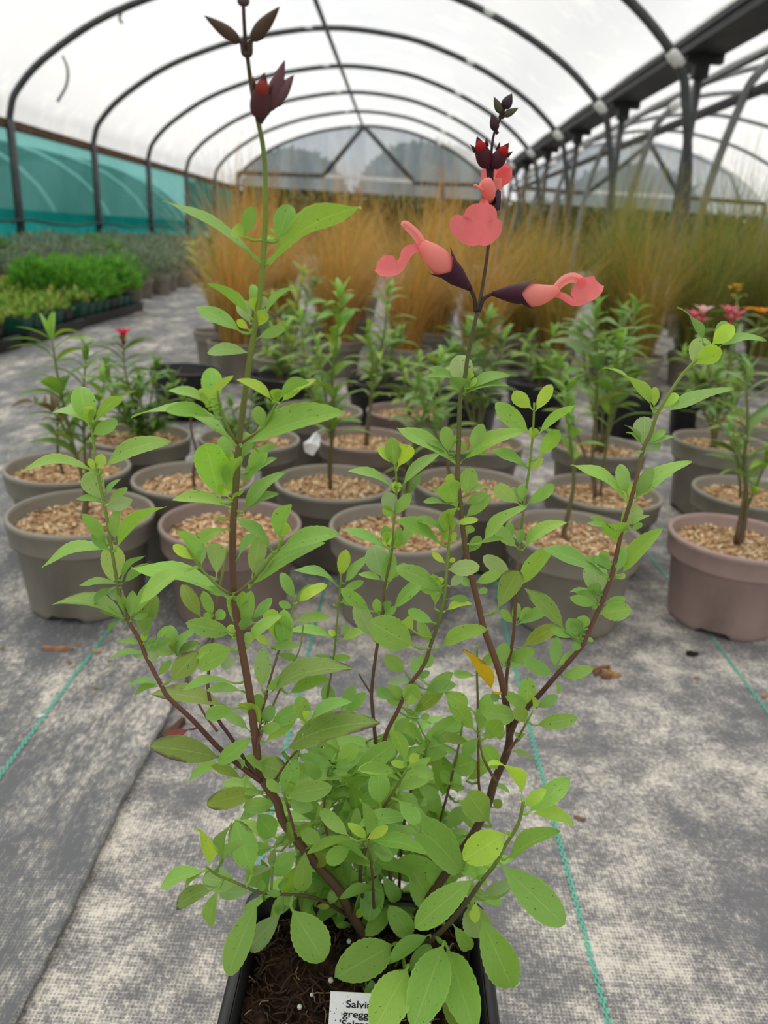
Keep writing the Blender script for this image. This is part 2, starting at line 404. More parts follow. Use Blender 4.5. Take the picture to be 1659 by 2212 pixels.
# gutter beam and its posts
b = MB(); b.add(*box(1.655, 1.90, -1.5, 15.9, 1.63, 1.715)); b.add(*box(1.64, 1.67, -1.5, 15.9, 1.68, 1.735))
tag(b.build('gutter_beam', M['beam'], smooth=False), 'long dark steel gutter beam between the two roof bays', 'beam')
for i, Y in enumerate(HY[2:-1]):
    t = thing('gutter_post', 'upright steel post under the dark gutter beam, %s counted from the gables' % ORD[len(HY[2:-1])-1-i], 'post', (1.78, Y+0.4, 0), 'posts under the gutter beam')
    b = MB(); b.add(*tube([(0, 0, 0), (0, 0, 1.6)], 0.028, 8)); b.build('post_tube', M['steel'], t)
    b = MB(); b.add(*box(-0.1, 0.13, -0.03, 0.03, 1.585, 1.635)); b.add(*box(-0.045, 0.045, -0.04, 0.04, 1.5, 1.59)); b.build('bracket', M['beam'], t, smooth=False)
for X, Z, r, lab in ((2.03, 1.395, 0.032, 'stout straight purlin pipe beside the gutter posts'), (2.31, 1.745, 0.02, 'slim upper purlin pipe in the next bay')):
    b = MB(); b.add(*tube([(X, -1, Z), (X, 15.9, Z)], r, 8)); tag(b.build('purlin_pipe', M['steel']), lab, 'pipe')
# left wall
def grid_wall(x, y0, y1, z0, z1, ny, nzz, amp):
    v = []; f = []
    for j in range(ny+1):
        for k in range(nzz+1):
            y = y0+(y1-y0)*j/ny; z = z0+(z1-z0)*k/nzz
            v.append((x+amp*math.sin(y*4.1+z*2)*math.sin(z*6), y, z))
    for j in range(ny):
        for k in range(nzz):
            a = j*(nzz+1)+k; f.append((a, a+nzz+1, a+nzz+2, a+1))
    return v, f
wl = struct(obj('wall_left', mesh('wall_left', *grid_wall(-3.33, -2.5, 15.95, 0.42, 1.15, 60, 6, 0.008)), M['net'])); wl['label'] = 'see-through teal film along the side of the tunnel'
o = obj('lower_curtain', mesh('lower_curtain', *grid_wall(-3.315, -2.5, 15.95, 0.0, 0.50, 60, 5, 0.008)), M['net_low'], wl); o['label'] = 'denser teal curtain along the bottom of the side wall'
b = MB()
for k in range(90):
    y = R.uniform(5.5, 13); z = R.uniform(0.06, 0.36) if R.random() < 0.85 else R.uniform(0.3, 0.42); s = R.uniform(0.008, 0.02)
    pts = [( -3.302, y+s*math.cos(a)*R.uniform(0.6, 1.1), z+1.6*s*math.sin(a)*R.uniform(0.6, 1.1)) for a in [i*math.pi/4 for i in range(8)]]
    b.add(pts, [tuple(range(8))], (0.01, 0.07, 0.10))
stuff(b.build('mildew_spots', M['chips'], wl))
b = MB(); b.add(*box(-3.34, -3.285, -2.5, 15.95, 1.12, 1.19)); o = b.build('trim_1', M['timber'], smooth=False); struct(o); o['label'] = 'brown timber rail along the top of the teal wall'
b = MB(); b.add(*tube([(-3.213, -2+0.5*i, 0.40+0.035*math.cos((-2+0.5*i-6.9)/1.8*2*math.pi)*0.6) for i in range(36)], 0.012, 6))
tag(b.build('wire_cable', M['cable']), 'dark sagging cable strung along the teal side wall', 'cable')
# end wall of both bays
def endwall(name, prof, zb, lab):
    prof = [p for p in prof if p[1] > zb]
    top = [(p[0], 15.93, p[2]) for p in smooth_path([(x, 0, z) for x, z in prof], 4)]
    v = top+[(p[0], 15.93, zb) for p in top]; n = len(top)
    o = struct(obj(name, mesh(name, v, [(i, i+1, n+i+1, n+i) for i in range(n-1)]), M['film_end'])); o['label'] = lab; return o
wb = endwall('wall_back', FP[:-1], 1.20, 'hazy grey polythene filling the far gable of the main bay')
wb2 = endwall('wall_back', FP2[:-1], 1.20, 'hazy grey polythene filling the far gable of the next bay')
for cx, sgn in ((-0.87, 1), (2*CX+0.87, -1)):
    t = thing('gable_frame', 'dark braced steel frame in the far gable of the '+('main' if sgn > 0 else 'next')+' tunnel bay', 'frame', (cx, 15.8, 0))
    for (a, c) in (((-0.72*sgn, 1.45), (0.0, 2.34)), ((0.98*sgn, 1.45), (0.0, 2.34))):
        b = MB(); b.add(*tube([(a[0], 0, a[1]), (c[0], 0, c[1])], 0.045, 8)); b.build('brace', M['steel'], t)
    for xa, xb in ((-2.35, -0.7), (0.98, 2.3)):
        b = MB(); b.add(*tube([(xa*sgn, 0, 1.42), (xb*sgn, 0, 1.45)], 0.04, 8)); b.build('cross_bar', M['steel'], t)
    b = MB(); b.add(*box(-0.75, 1.0, -0.03, 0.03, 1.42, 1.48)) if sgn > 0 else b.add(*box(-1.0, 0.75, -0.03, 0.03, 1.42, 1.48)); b.build('roller_bar', M['tape'], t, smooth=False)
    for x in (-2.35*sgn, 1.55*sgn):
        b = MB(); b.add(*tube([(x, 0, 0), (x, 0, 1.45)], 0.035, 8)); b.build('door_post', M['steel'], t)
wr = struct(obj('wall_right', mesh('wall_right', *grid_wall(2*CX+3.31, -2.5, 15.95, 0.0, 1.2, 40, 4, 0.008)), M['film_end'])); wr['label'] = 'hazy polythene side wall of the next bay'
# outside: rough ground, hedge, trees, neighbouring tunnel
g = struct(obj('ground', mesh('ground', [(-40, -30, -0.03), (45, -30, -0.03), (45, 60, -0.03), (-40, 60, -0.03)], [(0, 1, 2, 3)]), M['outside'])); g['label'] = 'rough grass outside the tunnel'
def leaf_cloud(n, fn, size, cols, flat=0.0):
    b = MB()
    for k in range(n):
        p, nrm = fn(); s = size*R.uniform(0.6, 1.4)
        a = Vector((R.gauss(0, 1), R.gauss(0, 1), R.gauss(0, 1)+flat)).normalized(); c = a.orthogonal().normalized()
        c = Matrix.Rotation(R.uniform(0, 6.28), 3, a) @ c; d = a.cross(c); P = Vector(p)
        col = np.array(cols[R.randrange(len(cols))])*R.uniform(0.7, 1.25)
        b.add([P-d*s*0.4, P+c*s*0.9-d*0.0, P+d*s*0.4, P-c*s*0.9], [(0, 1, 2, 3)], col)
    return b
def ell(cx, cy, cz, rx, ry, rz):
    def fn():
        while True:
            x, y, z = R.uniform(-1, 1), R.uniform(-1, 1), R.uniform(-1, 1)
            d = x*x+y*y+z*z
            if 0.35 < d < 1: return (cx+x*rx, cy+y*ry, cz+z*rz), None
    return fn
t = thing('hedge', 'dark leafy hedge behind the far end of the tunnel', 'hedge', (1.5, 17.4, 0))
b = leaf_cloud(26000, lambda: ((R.uniform(-6, 7), R.uniform(-0.5, 0.5), R.uniform(0, 1.05+0.25*math.sin(R.random()*9))), None), 0.13, [(0.045, 0.085, 0.025), (0.055, 0.10, 0.03), (0.07, 0.075, 0.04), (0.04, 0.07, 0.022)])
stuff(b.build('foliage', M['foliage'], t))
for k in range(12):
    b = MB(); b.add(*tube([(-5.6+k*1.1, 0, -0.03), (-5.5+k*1.1, 0.05, 0.9)], 0.03, 6), (0.04, 0.03, 0.02)); b.build('hedge_stem', M['stem'], t)
for i, (x, y, h, rr, lab) in enumerate(((-3.1, 23, 2.5, 1.4, 'broad dark tree beyond the hedge at the corner of the teal wall'), (0.6, 24, 3.0, 2.0, 'tall bluish green tree seen through the hazy gable film'), (6.3, 23.5, 2.7, 1.9, 'rounded green tree beyond the next bay'))):
    t = thing('garden_tree', lab, 'tree', (x, y, -0.03), None)
    b = MB(); b.add(*tube([(0, 0, 0), (0.1, 0, h*0.5), (0.0, 0.1, h*0.8)], [0.16, 0.12, 0.05], 8), (0.06, 0.045, 0.03)); b.build('trunk', M['stem'], t)
    stuff(leaf_cloud(5000, ell(0, 0, h*0.55, rr, rr, h*0.45), 0.2, [(0.05, 0.09, 0.05), (0.07, 0.12, 0.06), (0.04, 0.07, 0.05)]).build('crown', M['foliage'], t))
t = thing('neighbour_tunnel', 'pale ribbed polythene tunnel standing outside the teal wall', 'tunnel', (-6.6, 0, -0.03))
def qa(a): return (2.45*math.cos(a), 2.35*math.sin(a)**0.9 if a > 0 else 0)
aa = [math.pi*k/20 for k in range(21)]
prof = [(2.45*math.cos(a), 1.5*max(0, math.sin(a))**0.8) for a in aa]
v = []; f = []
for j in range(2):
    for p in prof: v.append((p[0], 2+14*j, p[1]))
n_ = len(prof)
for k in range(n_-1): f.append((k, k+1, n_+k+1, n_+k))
obj('film', mesh('film', v, f), film_mat('interior_shade_film', (0.09, 0.15, 0.13), (0.11, 0.17, 0.15), 0.12, 0.3, 0.8), t)  # film coloured dark to stand for the shade inside, so the ribs show
for k in range(8):
    b = MB(); b.add(*tube([(p[0]*1.015, 2.6+1.8*k, p[1]*1.015) for p in prof], 0.035, 6)); b.build('rib', M['tape'], t)

# ---------------------------------------------------------------- leaf builder
def leaf_prof(t, kind, e=0.62):
    if kind == 'lance': return (t**0.6)*((1-t)**0.75)*2.05 if 0 < t < 1 else 0.0
    s = (t-0.10)/0.90
    if s <= 0: return 0.07
    return max(0.07 if t < 0.2 else 0.0, (s**0.8)*(max(0, 1-s)**e)*(2.5 if e < 0.7 else 2.95))
def leaf_geo(L, W, kind='salvia', bend=0.1, fold=0.25, nl=12, serr=0.05, wave=0.0, twist=0.0, e=0.62):
    """leaf in local axes: x side, y along, z normal"""
    v = []; f = []; uv = []; xs = (-1, -0.55, 0, 0.55, 1)
    for i in range(nl+1):
        t = i/nl; w_ = leaf_prof(t, kind, e)*W/2
        if 1 < i < nl: w_ *= 1+serr*(1 if i % 2 else -1)
        z0 = bend*L*4*t*(1-t)*0.6 - bend*L*0.9*t*t
        tw = twist*t
        for x in xs:
            xx = x*w_; zz = fold*abs(x)*w_ + wave*L*math.sin(t*9+x*2)*abs(x)*0.3
            v.append((xx*math.cos(tw)-zz*math.sin(tw), t*L, z0+zz*math.cos(tw)+xx*math.sin(tw))); uv.append((t, 0.5+0.5*x))
    for i in range(nl):
        for k in range(4): a = i*5+k; f.append((a, a+1, a+6, a+5))
    return np.array(v), f, uv

# ---------------------------------------------------------------- the salvia in its square pot
POTC = np.array([0.002, 0.272, 0.0])
sal = thing('potted_salvia', 'leafy green salvia with salmon pink flowers in a black square pot', 'potted plant', POTC)
def rsq(hw, z, rc=0.012, seg=6):
    p = []
    for cx, cy, a0 in ((1, 1, 0), (-1, 1, 90), (-1, -1, 180), (1, -1, 270)):
        for k in range(seg+1):
            a = math.radians(a0+90*k/seg); p.append((cx*(hw-rc)+rc*math.cos(a), cy*(hw-rc)+rc*math.sin(a), z))
    return p
def loft(rings, close=False):
    n = len(rings[0]); v = [q for r in rings for q in r]; f = []
    for i in range(len(rings)-1):
        for k in range(n): k2 = (k+1) % n; f.append((i*n+k, i*n+k2, (i+1)*n+k2, (i+1)*n+k))
    return v, f
b = MB(); v, f = loft([rsq(0.044, 0), rsq(0.0475, 0.002), rsq(0.0605, 0.108), rsq(0.062, 0.122), rsq(0.0605, 0.122), rsq(0.059, 0.108), rsq(0.046, 0.004), rsq(0.03, 0.004)])
f.append(tuple(range(28))[::-1]); b.add(v, f)
pot = b.build('pot', M['pot_black'], sal)
b = MB(); b.add(*loft([rsq(0.0615, 0.1235, 0.013), rsq(0.0655, 0.1245, 0.013), rsq(0.067, 0.122, 0.013), rsq(0.0665, 0.113, 0.013), rsq(0.0675, 0.1125, 0.013), rsq(0.067, 0.108, 0.013), rsq(0.0625, 0.1085, 0.013), rsq(0.0615, 0.1235, 0.013)]))
b.build('rim', M['pot_black'], pot)
for sx in (-1, 1):
    for k in range(6):
        b = MB(); y = -0.05+0.02*k; b.add(*box(sx*0.0672-0.0012, sx*0.0672+0.0012, y, y+0.009, 0.098, 0.110)); b.build('lip_tab', M['pot_black'], pot, smooth=False)
sal.rotation_euler = (0, 0, 0)
SZ = 0.111
v = []; f = []; ns = 34
for j in range(ns+1):
    for k in range(ns+1):
        x = -0.0605+0.121*k/ns; y = -0.0605+0.121*j/ns
        z = SZ-0.004+0.003*math.sin(x*95+1)*math.cos(y*80)+0.003*math.sin(x*210+y*160)+R.uniform(-0.0016, 0.0016)
        z -= 0.004*max(0, (abs(x)-0.045)/0.015)+0.004*max(0, (abs(y)-0.045)/0.015)
        v.append((x, y, z))
for j in range(ns):
    for k in range(ns): a = j*(ns+1)+k; f.append((a, a+1, a+ns+2, a+ns+1))
obj('compost', mesh('compost', v, f), M['soil'], sal)
b = MB()
for k in range(950):
    x, y = R.uniform(-0.057, 0.057), R.uniform(-0.057, 0.057); z = SZ-0.003+R.uniform(-0.002, 0.003)
    a = R.uniform(0, 6.28); L = R.uniform(0.004, 0.014); P = [np.array((x, y, z))]
    for q in range(4):
        a += R.uniform(-0.7, 0.7); e = R.uniform(-0.5, 0.55)
        P.append(P[-1]+np.array((math.cos(a)*L/4, math.sin(a)*L/4, e*L/4*1.3)))
    for p_ in P: p_[0] = min(0.058, max(-0.058, p_[0])); p_[1] = min(0.058, max(-0.058, p_[1]))
    if R.random() < 0.10: c, r_ = (0.42, 0.29, 0.17), 0.00028
    elif R.random() < 0.5: c, r_ = (0.09, 0.045, 0.025), 0.0004
    else: c, r_ = (0.04, 0.022, 0.015), 0.0006
    b.add(*tube(P, r_, 4, False), col=c)
stuff(b.build('root_fibres', M['fibre'], sal))
b = MB()
for k in range(6):
    x, y, r_ = R.uniform(-0.05, 0.05), R.uniform(-0.02, 0.055), R.uniform(0.0006, 0.0016)
    v, f = lathe([(0.0001, -r_), (r_*0.8, -r_*0.6), (r_, 0), (r_*0.8, r_*0.6), (0.0001, r_)], 7, (x, y)); b.add([(p[0], p[1], p[2]+SZ+0.001) for p in v], f, col=(0.75, 0.74, 0.68))
stuff(b.build('perlite_grains', M['fibre'], sal))

def cvt(s, ox, oy, k): return [(ox+a*k, oy+b_*k) for a, b_ in s]
GRN, BRN, PUR, WOOD = (0.25, 0.36, 0.06), (0.20, 0.095, 0.06), (0.07, 0.025, 0.045), (0.13, 0.08, 0.05)
# name: pixel path from tip to base, Y at tip, Y at base (None: at the compost), width px at tip and base, colours tip > base
STEMS = {
 'main': ([(524,-40),(528,60),(533,110),(545,200),(556,255),(570,330),(574,420),(572,500),(568,570),(560,650),(545,740),(532,830),(516,960),(508,1080),(503,1150),(505,1280),(519,1380),(539,1496),(550,1582),(565,1678),(598,1731),(610,1771),(645,1821),(690,1875),(730,1919),(763,1982),(799,2036)], 0.255, None, 9, 24, [PUR,(0.12,0.08,0.04),GRN,GRN,(0.2,0.2,0.06),BRN,BRN,BRN,WOOD,WOOD]),
 'left': ([(193,900),(202,953),(212,1026),(229,1108),(242,1191),(252,1251),(260,1287),(279,1344),(302,1383),(315,1417),(348,1480),(366,1509),(416,1555),(472,1615),(532,1665),(565,1688)], 0.315, 0.298, 6, 13, [GRN,GRN,(0.2,0.22,0.07),BRN,BRN,(0.1,0.04,0.03),(0.1,0.04,0.03)]),
 'flower': ([(1092,222),(1078,263),(1065,299),(1058,379),(1056,450),(1055,528),(1042,621),(1031,674),(1012,760),(1005,810),(994,866),(991,949),(989,1002),(989,1042),(997,1111),(1004,1174),(1017,1241),(1032,1300),(1045,1357),(1062,1403),(1081,1459),(1091,1509),(1101,1575),(1095,1625),(1068,1688),(1055,1734),(1025,1797),(975,1870),(920,1950),(880,2010)], 0.325, None, 5, 22, [PUR,PUR,(0.1,0.09,0.05),(0.15,0.16,0.05),(0.17,0.15,0.05),BRN,BRN,(0.1,0.045,0.035),WOOD,WOOD]),
 'right': ([(1537,748),(1481,801),(1444,853),(1420,894),(1406,935),(1390,970),(1375,1035),(1361,1087),(1341,1155),(1323,1238),(1299,1303),(1268,1372),(1254,1400),(1198,1463),(1161,1506),(1118,1552),(1100,1595)], 0.315, 0.325, 7, 14, [GRN,GRN,(0.22,0.2,0.07),BRN,BRN,BRN,(0.1,0.04,0.03),WOOD]),
 'midright': ([(1154,870),(1151,936),(1143,1015),(1131,1098),(1123,1188),(1116,1247),(1111,1347),(1108,1380),(1096,1449),(1093,1489),(1096,1560)], 0.345, 0.335, 5, 10, [GRN,GRN,(0.22,0.2,0.07),BRN,BRN,BRN]),
 'centre': ([(855,1000),(856,1068),(849,1148),(846,1194),(830,1274),(826,1334),(813,1406),(803,1489),(805,1536),(813,1615),(826,1720),(840,1830),(845,1960),(848,2000)], 0.34, None, 5, 12, [GRN,GRN,(0.2,0.15,0.06),BRN,BRN,WOOD,WOOD,WOOD]),
 'slant': ([(975,1130),(969,1181),(965,1231),(959,1294),(946,1347),(932,1388),(916,1436),(883,1483),(859,1536),(833,1589),(822,1660),(815,1760),(810,1880),(815,1990)], 0.315, None, 7, 12, [GRN,GRN,(0.15,0.16,0.05),BRN,BRN,BRN,WOOD]),
 'small': ([(739,1235),(737,1247),(732,1298),(726,1370),(719,1435),(706,1510),(695,1600),(700,1720),(730,1860),(770,1990)], 0.35, None, 4, 7, [GRN,GRN,(0.2,0.2,0.07),BRN,WOOD]),
 'short': ([(640,1285),(629,1327),(604,1400),(580,1480),(563,1560),(556,1620)], 0.335, 0.30, 5, 7, [GRN,(0.2,0.2,0.07),BRN,BRN]),
 'back': ([(490,1180),(481,1238),(468,1300),(461,1364),(451,1450),(449,1480),(456,1522),(476,1562),(496,1589),(535,1650),(565,1690)], 0.335, 0.298, 6, 10, [GRN,BRN,BRN,(0.1,0.04,0.03),WOOD]),
 'low_right': ([(1131,1730),(1119,1781),(1089,1830),(1068,1869),(1041,1902),(1014,1941),(981,1983),(942,2022),(905,2045),(870,2060)], 0.255, None, 8, 15, [GRN,GRN,(0.16,0.14,0.06),(0.13,0.08,0.05),WOOD]),
 'low_left': ([(445,1872),(467,1889),(500,1902),(531,1916),(567,1929),(651,1934),(696,1946),(757,1982),(780,2010)], 0.275, None, 6, 9, [GRN,GRN,(0.16,0.14,0.06),(0.13,0.08,0.05),WOOD]),
 'middle': ([(879,1662),(843,1721),(813,1771),(790,1830),(778,1900),(795,2000)], 0.27, None, 6, 11, [GRN,(0.16,0.1,0.05),BRN,WOOD,WOOD]),
 'fork': ([(1146,1545),(1118,1595),(1095,1628)], 0.315, 0.32, 5, 8, [GRN,BRN,BRN]),
 'inner': ([(1035,1585),(1042,1632),(1058,1665),(1072,1690)], 0.31, 0.315, 5, 8, [GRN,BRN,WOOD]),
 'thin': ([(1031,1395),(1030,1440),(1032,1516),(1033,1600),(1034,1690),(1040,1760),(1010,1815)], 0.35, 0.33, 5, 8, [GRN,(0.2,0.15,0.07),BRN,WOOD]),
 'tuft': ([(385,1415),(392,1440),(410,1480),(440,1540),(470,1580)], 0.34, 0.325, 4, 6, [GRN,BRN,BRN]),
 'clump': ([(792,1812),(800,1850),(805,1900),(808,1960),(815,2000)], 0.262, None, 5, 9, [GRN,(0.16,0.1,0.05),WOOD,WOOD]),
 'arm': ([(612,1712),(622,1745),(640,1812)], 0.285, 0.292, 5, 8, [GRN,BRN,BRN]),
 'twig': ([(775,1455),(790,1480),(803,1500)], 0.345, 0.338, 4, 5, [WOOD,WOOD]),
 'top_left': ([(470,845),(478,890),(495,930),(513,958)], 0.25, 0.265, 6, 8, [GRN,GRN,BRN]),
 'top_right': ([(597,868),(575,915),(560,930),(520,958)], 0.262, 0.265, 6, 8, [GRN,GRN,BRN]),
 'mid_left': ([(405,1185),(432,1225),(470,1265),(500,1285)], 0.265, 0.272, 6, 8, [GRN,GRN,BRN]),
 'mid_right': ([(600,1190),(585,1205),(548,1250),(509,1285)], 0.262, 0.272, 6, 8, [GRN,GRN,BRN]),
 'bunch': ([(655,1350),(648,1400),(625,1450),(600,1500),(575,1560),(556,1610)], 0.33, 0.30, 4, 6, [GRN,(0.2,0.2,0.07),BRN]),
 'bunch_low': ([(712,1645),(705,1700),(700,1770),(720,1850)], 0.30, 0.305, 4, 6, [GRN,BRN,WOOD]),
 'sprig': ([(666,1560),(660,1600),(625,1640),(590,1690)], 0.29, 0.295, 4, 6, [GRN,BRN,BRN]),
 'hidden': ([(1000,1560),(985,1640),(960,1740),(930,1850),(900,1980)], 0.335, None, 5, 8, [GRN,BRN,WOOD,WOOD]),
 'hidden_left': ([(925,1600),(915,1640),(890,1700),(870,1800),(860,1960)], 0.33, None, 5, 8, [GRN,BRN,WOOD,WOOD]),
}
SPTS = []      # every stem sample: (px, py, Y)
for nm, (pp, ya, yb, wa, wb_, cols) in STEMS.items():
    if yb is None: yb = G(pp[-1][0], pp[-1][1], SZ-0.004)[1]
    seg = [0.0]
    for i in range(1, len(pp)): seg.append(seg[-1]+math.dist(pp[i], pp[i-1]))
    P = []
    for i, q in enumerate(pp):
        s = seg[i]/seg[-1]; Y = ya+(yb-ya)*s
        P.append(PY(q[0], q[1], Y))
    S = smooth_path(P, 4); n = len(S)
    rad = []; cc = []
    for i, p in enumerate(S):
        s = i/(n-1); rad.append(0.5*(wa+(wb_-wa)*s)*depth(p)/F*0.9)
        k = s*(len(cols)-1); a = int(min(k, len(cols)-2)); c = np.array(cols[a])*(1-(k-a))+np.array(cols[a+1])*(k-a)
        cc += [c]*8
        x, y = px(p); SPTS.append((x, y, p[1], *p))
    v, f = tube([p-POTC for p in S], rad, 8)
    b = MB(); b.add(v, f, col=cc); b.build('stem', M['stem'], sal)
SA = np.array(SPTS)

LC = {'': (0.30, 0.53, 0.105), 'l': (0.48, 0.70, 0.085), 'd': (0.30, 0.53, 0.105), 'g': (0.38, 0.54, 0.22), 'p': (0.27, 0.39, 0.10),
      'y': (0.62, 0.42, 0.03), 'r': (0.33, 0.10, 0.07), 'k': (0.30, 0.42, 0.06), 'w': (0.30, 0.53, 0.105)}
LEAVES = []
def add_leaves(text, ox, oy, k):
    for line in text.replace('\n', ';').split(';'):
        t = line.split()
        if len(t) < 5: continue
        q = [float(a) for a in t[:5]]; fl = t[5] if len(t) > 5 else ''
        LEAVES.append((ox+q[0]*k, oy+q[1]*k, ox+q[2]*k, oy+q[3]*k, q[4]*k, fl))
add_leaves('''690 1860 80 1445 80;760 1890 1330 1455 135;590 1700 640 1495 95 w;590 1700 515 1635 105 l;825 1730 910 1485 145 w;835 1710 780 1635 24 l;840 1720 740 1700 32 l''', 350, 0, 0.3014)
add_leaves('''800 880 535 630 62 wf;900 870 1130 640 58 w;740 990 440 810 100 w;850 1030 1030 960 75 w;810 960 910 840 95 lf;790 970 705 900 55 lf;800 930 735 770 105 gb;830 850 820 650 72 b;830 850 815 740 62 lf;870 830 905 740 62 gb;800 1140 510 1110 95 g
690 1790 35 1490 130;740 1810 1380 1550 155;540 1600 235 1530 95 f;520 1510 240 1390 80 w;530 1540 520 1260 145 wb;515 1460 660 1300 62 l;545 1600 572 1480 62;480 1520 470 1390 90 lf;500 1540 440 1420 50 lf
890 1680 850 1530 90 w;900 1640 1010 1540 62 w;960 1480 740 1325 76 l;1000 1480 1190 1315 80 w;1010 1500 1235 1325 82 l;980 1500 985 1390 82 lf;970 1520 1010 1400 50 lf''', 300, 420, 0.3014)
add_leaves('''430 310 370 62 145 wb;430 290 200 180 66 w;460 280 625 105 80 w;440 290 425 170 72 lf;445 300 455 185 40 lf;450 360 590 280 85;460 420 435 380 22
470 600 5 550 72;515 590 885 380 82;480 590 430 520 46 l;500 580 512 490 70 l
520 790 425 615 140 gb;540 760 610 650 28;555 790 665 712 48 w;545 830 680 790 90 g;530 810 360 765 46
580 1110 140 1155 70;600 1110 885 815 92;600 1050 605 858 66;540 1080 410 895 78;560 1110 460 1010 82;580 1060 585 1265 150 gb
620 1330 385 1325 36;640 1310 760 1135 42 w;650 1330 810 1210 62 w;620 1360 440 1460 56 w;640 1350 590 1415 100 g
690 1590 245 1405 95 pd;660 1570 515 1485 56 w;640 1575 545 1645 32;670 1560 628 1400 50;700 1560 710 1395 66;710 1560 800 1535 45;710 1560 960 1280 92;740 1640 850 1420 130 pb
785 1740 620 1700 42 w;790 1790 565 1800 46 w;800 1700 810 1555 62;790 1770 870 1685 64 w;800 1770 950 1700 64;790 1715 785 1650 40 l;870 1690 930 1620 40;800 1800 875 1800 72 g;800 1800 720 1790 42 g
1000 1800 960 1620 82;1000 1800 1090 1630 42;1000 1800 1130 1720 52 p;1000 1790 870 1770 52;1000 1800 990 1700 78 k
960 1960 1110 1800 135 p;880 1930 950 1840 52;890 1990 680 1980 42 w;900 2000 720 2040 48 w
1290 800 1190 420 190 df;1370 780 1375 495 118 f;1310 620 1320 455 112 l;1345 520 1300 380 100 wb;1430 520 1450 355 105 wb;1470 600 1570 460 105;1530 470 1630 430 52 w;1430 690 1600 510 64;1430 870 1660 610 85 w;1420 860 1630 735 64;1340 830 1005 765 80;1340 770 1280 690 62 lf;1360 820 1420 720 42 lf;1340 910 1265 905 28 w
1150 1220 1040 975 90 w;1130 1180 985 1085 66 l;1160 1210 1170 1080 54 w;1340 970 1095 1090 74 df;1140 1220 770 1410 82 f;1350 1420 770 1200 112 d;1260 1290 1250 1060 112 gf;1280 1300 1165 1310 62 g;1350 1410 1210 1360 54 w''', 50, 820, 0.3315)
add_leaves('''1430 640 1460 450 78 wf;1445 620 1450 545 76 l;1395 690 1240 520 44;1410 700 1690 590 64 f;1280 880 1590 640 95 d;1290 820 1330 620 84 g;1300 820 1390 740 72 g;1220 720 1330 590 54
1220 1110 1215 890 104 f;1260 1080 1280 910 64;1190 1110 985 1065 88 wf;1200 1120 1300 1040 54 wf;1270 1170 1405 1020 58;1290 1040 1380 940 52;1190 1130 1180 1070 48 l
1200 1190 1010 1215 72 w;1190 1190 1030 1280 84 wf;1220 1240 1130 1275 60 g;1030 1030 940 875 74 p;1090 1020 1045 910 54;1070 1040 1070 1000 52 w;1100 1040 1145 1000 56 w;1240 1140 1290 1130 60''', 0, 900, 0.422)
KC = '''750 300 740 65 145 gb;700 220 550 130 46;700 210 548 170 42;735 310 740 205 150 f;790 210 805 160 56 l;780 290 1030 158 62;770 310 1018 222 46 w;800 270 835 205 36 l
700 750 365 535 80;650 700 525 605 28 w;660 690 640 530 88 w;680 690 710 570 28;640 710 700 700 26 w;740 750 1100 540 88;790 680 700 600 38 w;800 680 880 505 84 w;790 690 900 690 32 w;840 690 930 620 32
720 1060 650 880 150 df;770 960 800 800 112 wb;700 880 650 835 60 l;640 1020 510 1000 42 w;640 950 560 920 32 w;780 960 915 900 36 w;770 1020 890 960 62 w
770 1110 915 980 74;630 1290 680 1040 92 d;700 1150 840 1125 48 l;610 1280 350 1130 84 f;640 1210 450 1110 54;680 1220 665 1090 52 lf;660 1270 640 1210 42 lf;680 1270 700 1210 42 l
870 1280 1125 1045 84;790 1340 860 1240 72;860 1280 1000 1240 32;780 1220 810 1160 62
640 1410 560 1345 42 l;650 1450 835 1430 104 gf;660 1400 700 1380 32 l;620 1600 360 1440 104;570 1700 570 1480 84 d;625 1600 490 1570 62;600 1560 600 1500 62 l;670 1560 740 1490 62 g;650 1640 780 1640 48;640 1720 790 1660 48 l;570 1800 410 1720 74
800 1480 850 1410 62;830 1540 990 1470 74;820 1560 740 1510 52;840 1600 910 1580 42 w;970 1720 1110 1460 135 pf
1210 410 1080 290 94 l;1225 420 1325 255 78 l;1190 560 990 390 114 w;1245 570 1460 380 68;1210 600 1200 530 44 l;1215 600 1228 530 44 l;1180 790 970 665 64;1240 720 1375 545 94;1190 810 1270 730 42 l;1180 800 1195 730 34 l
1130 1030 960 895 98 g;1140 1000 1140 900 62 w;1140 1020 1080 920 54;1170 1030 1335 905 78
1110 1310 960 1170 84;1080 1240 1050 1150 54 w;1120 1290 1135 1190 54;1160 1290 1240 1190 74 w;1150 1320 1390 1125 84
1070 1480 905 1375 98 g;1110 1570 1300 1325 104 d
1080 1800 1010 1720 54 w;1090 1790 1110 1680 54;1110 1790 1200 1700 64;1110 1810 1300 1700 74 w;1420 1850 1190 1585 104 p;1130 1960 1350 1820 94 k
310 780 290 605 104 w;325 790 405 640 108 lf;310 760 210 660 58 l;290 910 40 795 54;355 910 570 700 64 w;315 960 310 880 44 l;325 960 335 885 44 l
310 1080 255 960 104 g;310 1090 400 970 74 d;300 1110 240 1040 62 l
275 1320 10 1185 66;260 1290 245 1170 62 w;270 1310 250 1200 68 l;310 1310 335 1175 48 w;315 1310 385 1225 64 l;320 1310 440 1170 64
230 1510 175 1310 148 gb;260 1560 285 1360 94 d;280 1520 370 1415 48;230 1520 90 1475 44
150 1720 -20 1590 84;290 1720 490 1525 88 w;230 1770 270 1650 54 w;210 1750 190 1650 62;230 1770 310 1700 48;170 1900 70 1690 112 gb
440 1950 185 1810 195 f;600 1960 860 1830 94;430 1850 380 1760 82 lf;550 1930 470 1800 70'''
add_leaves(KC, 750, 750, 0.3315)
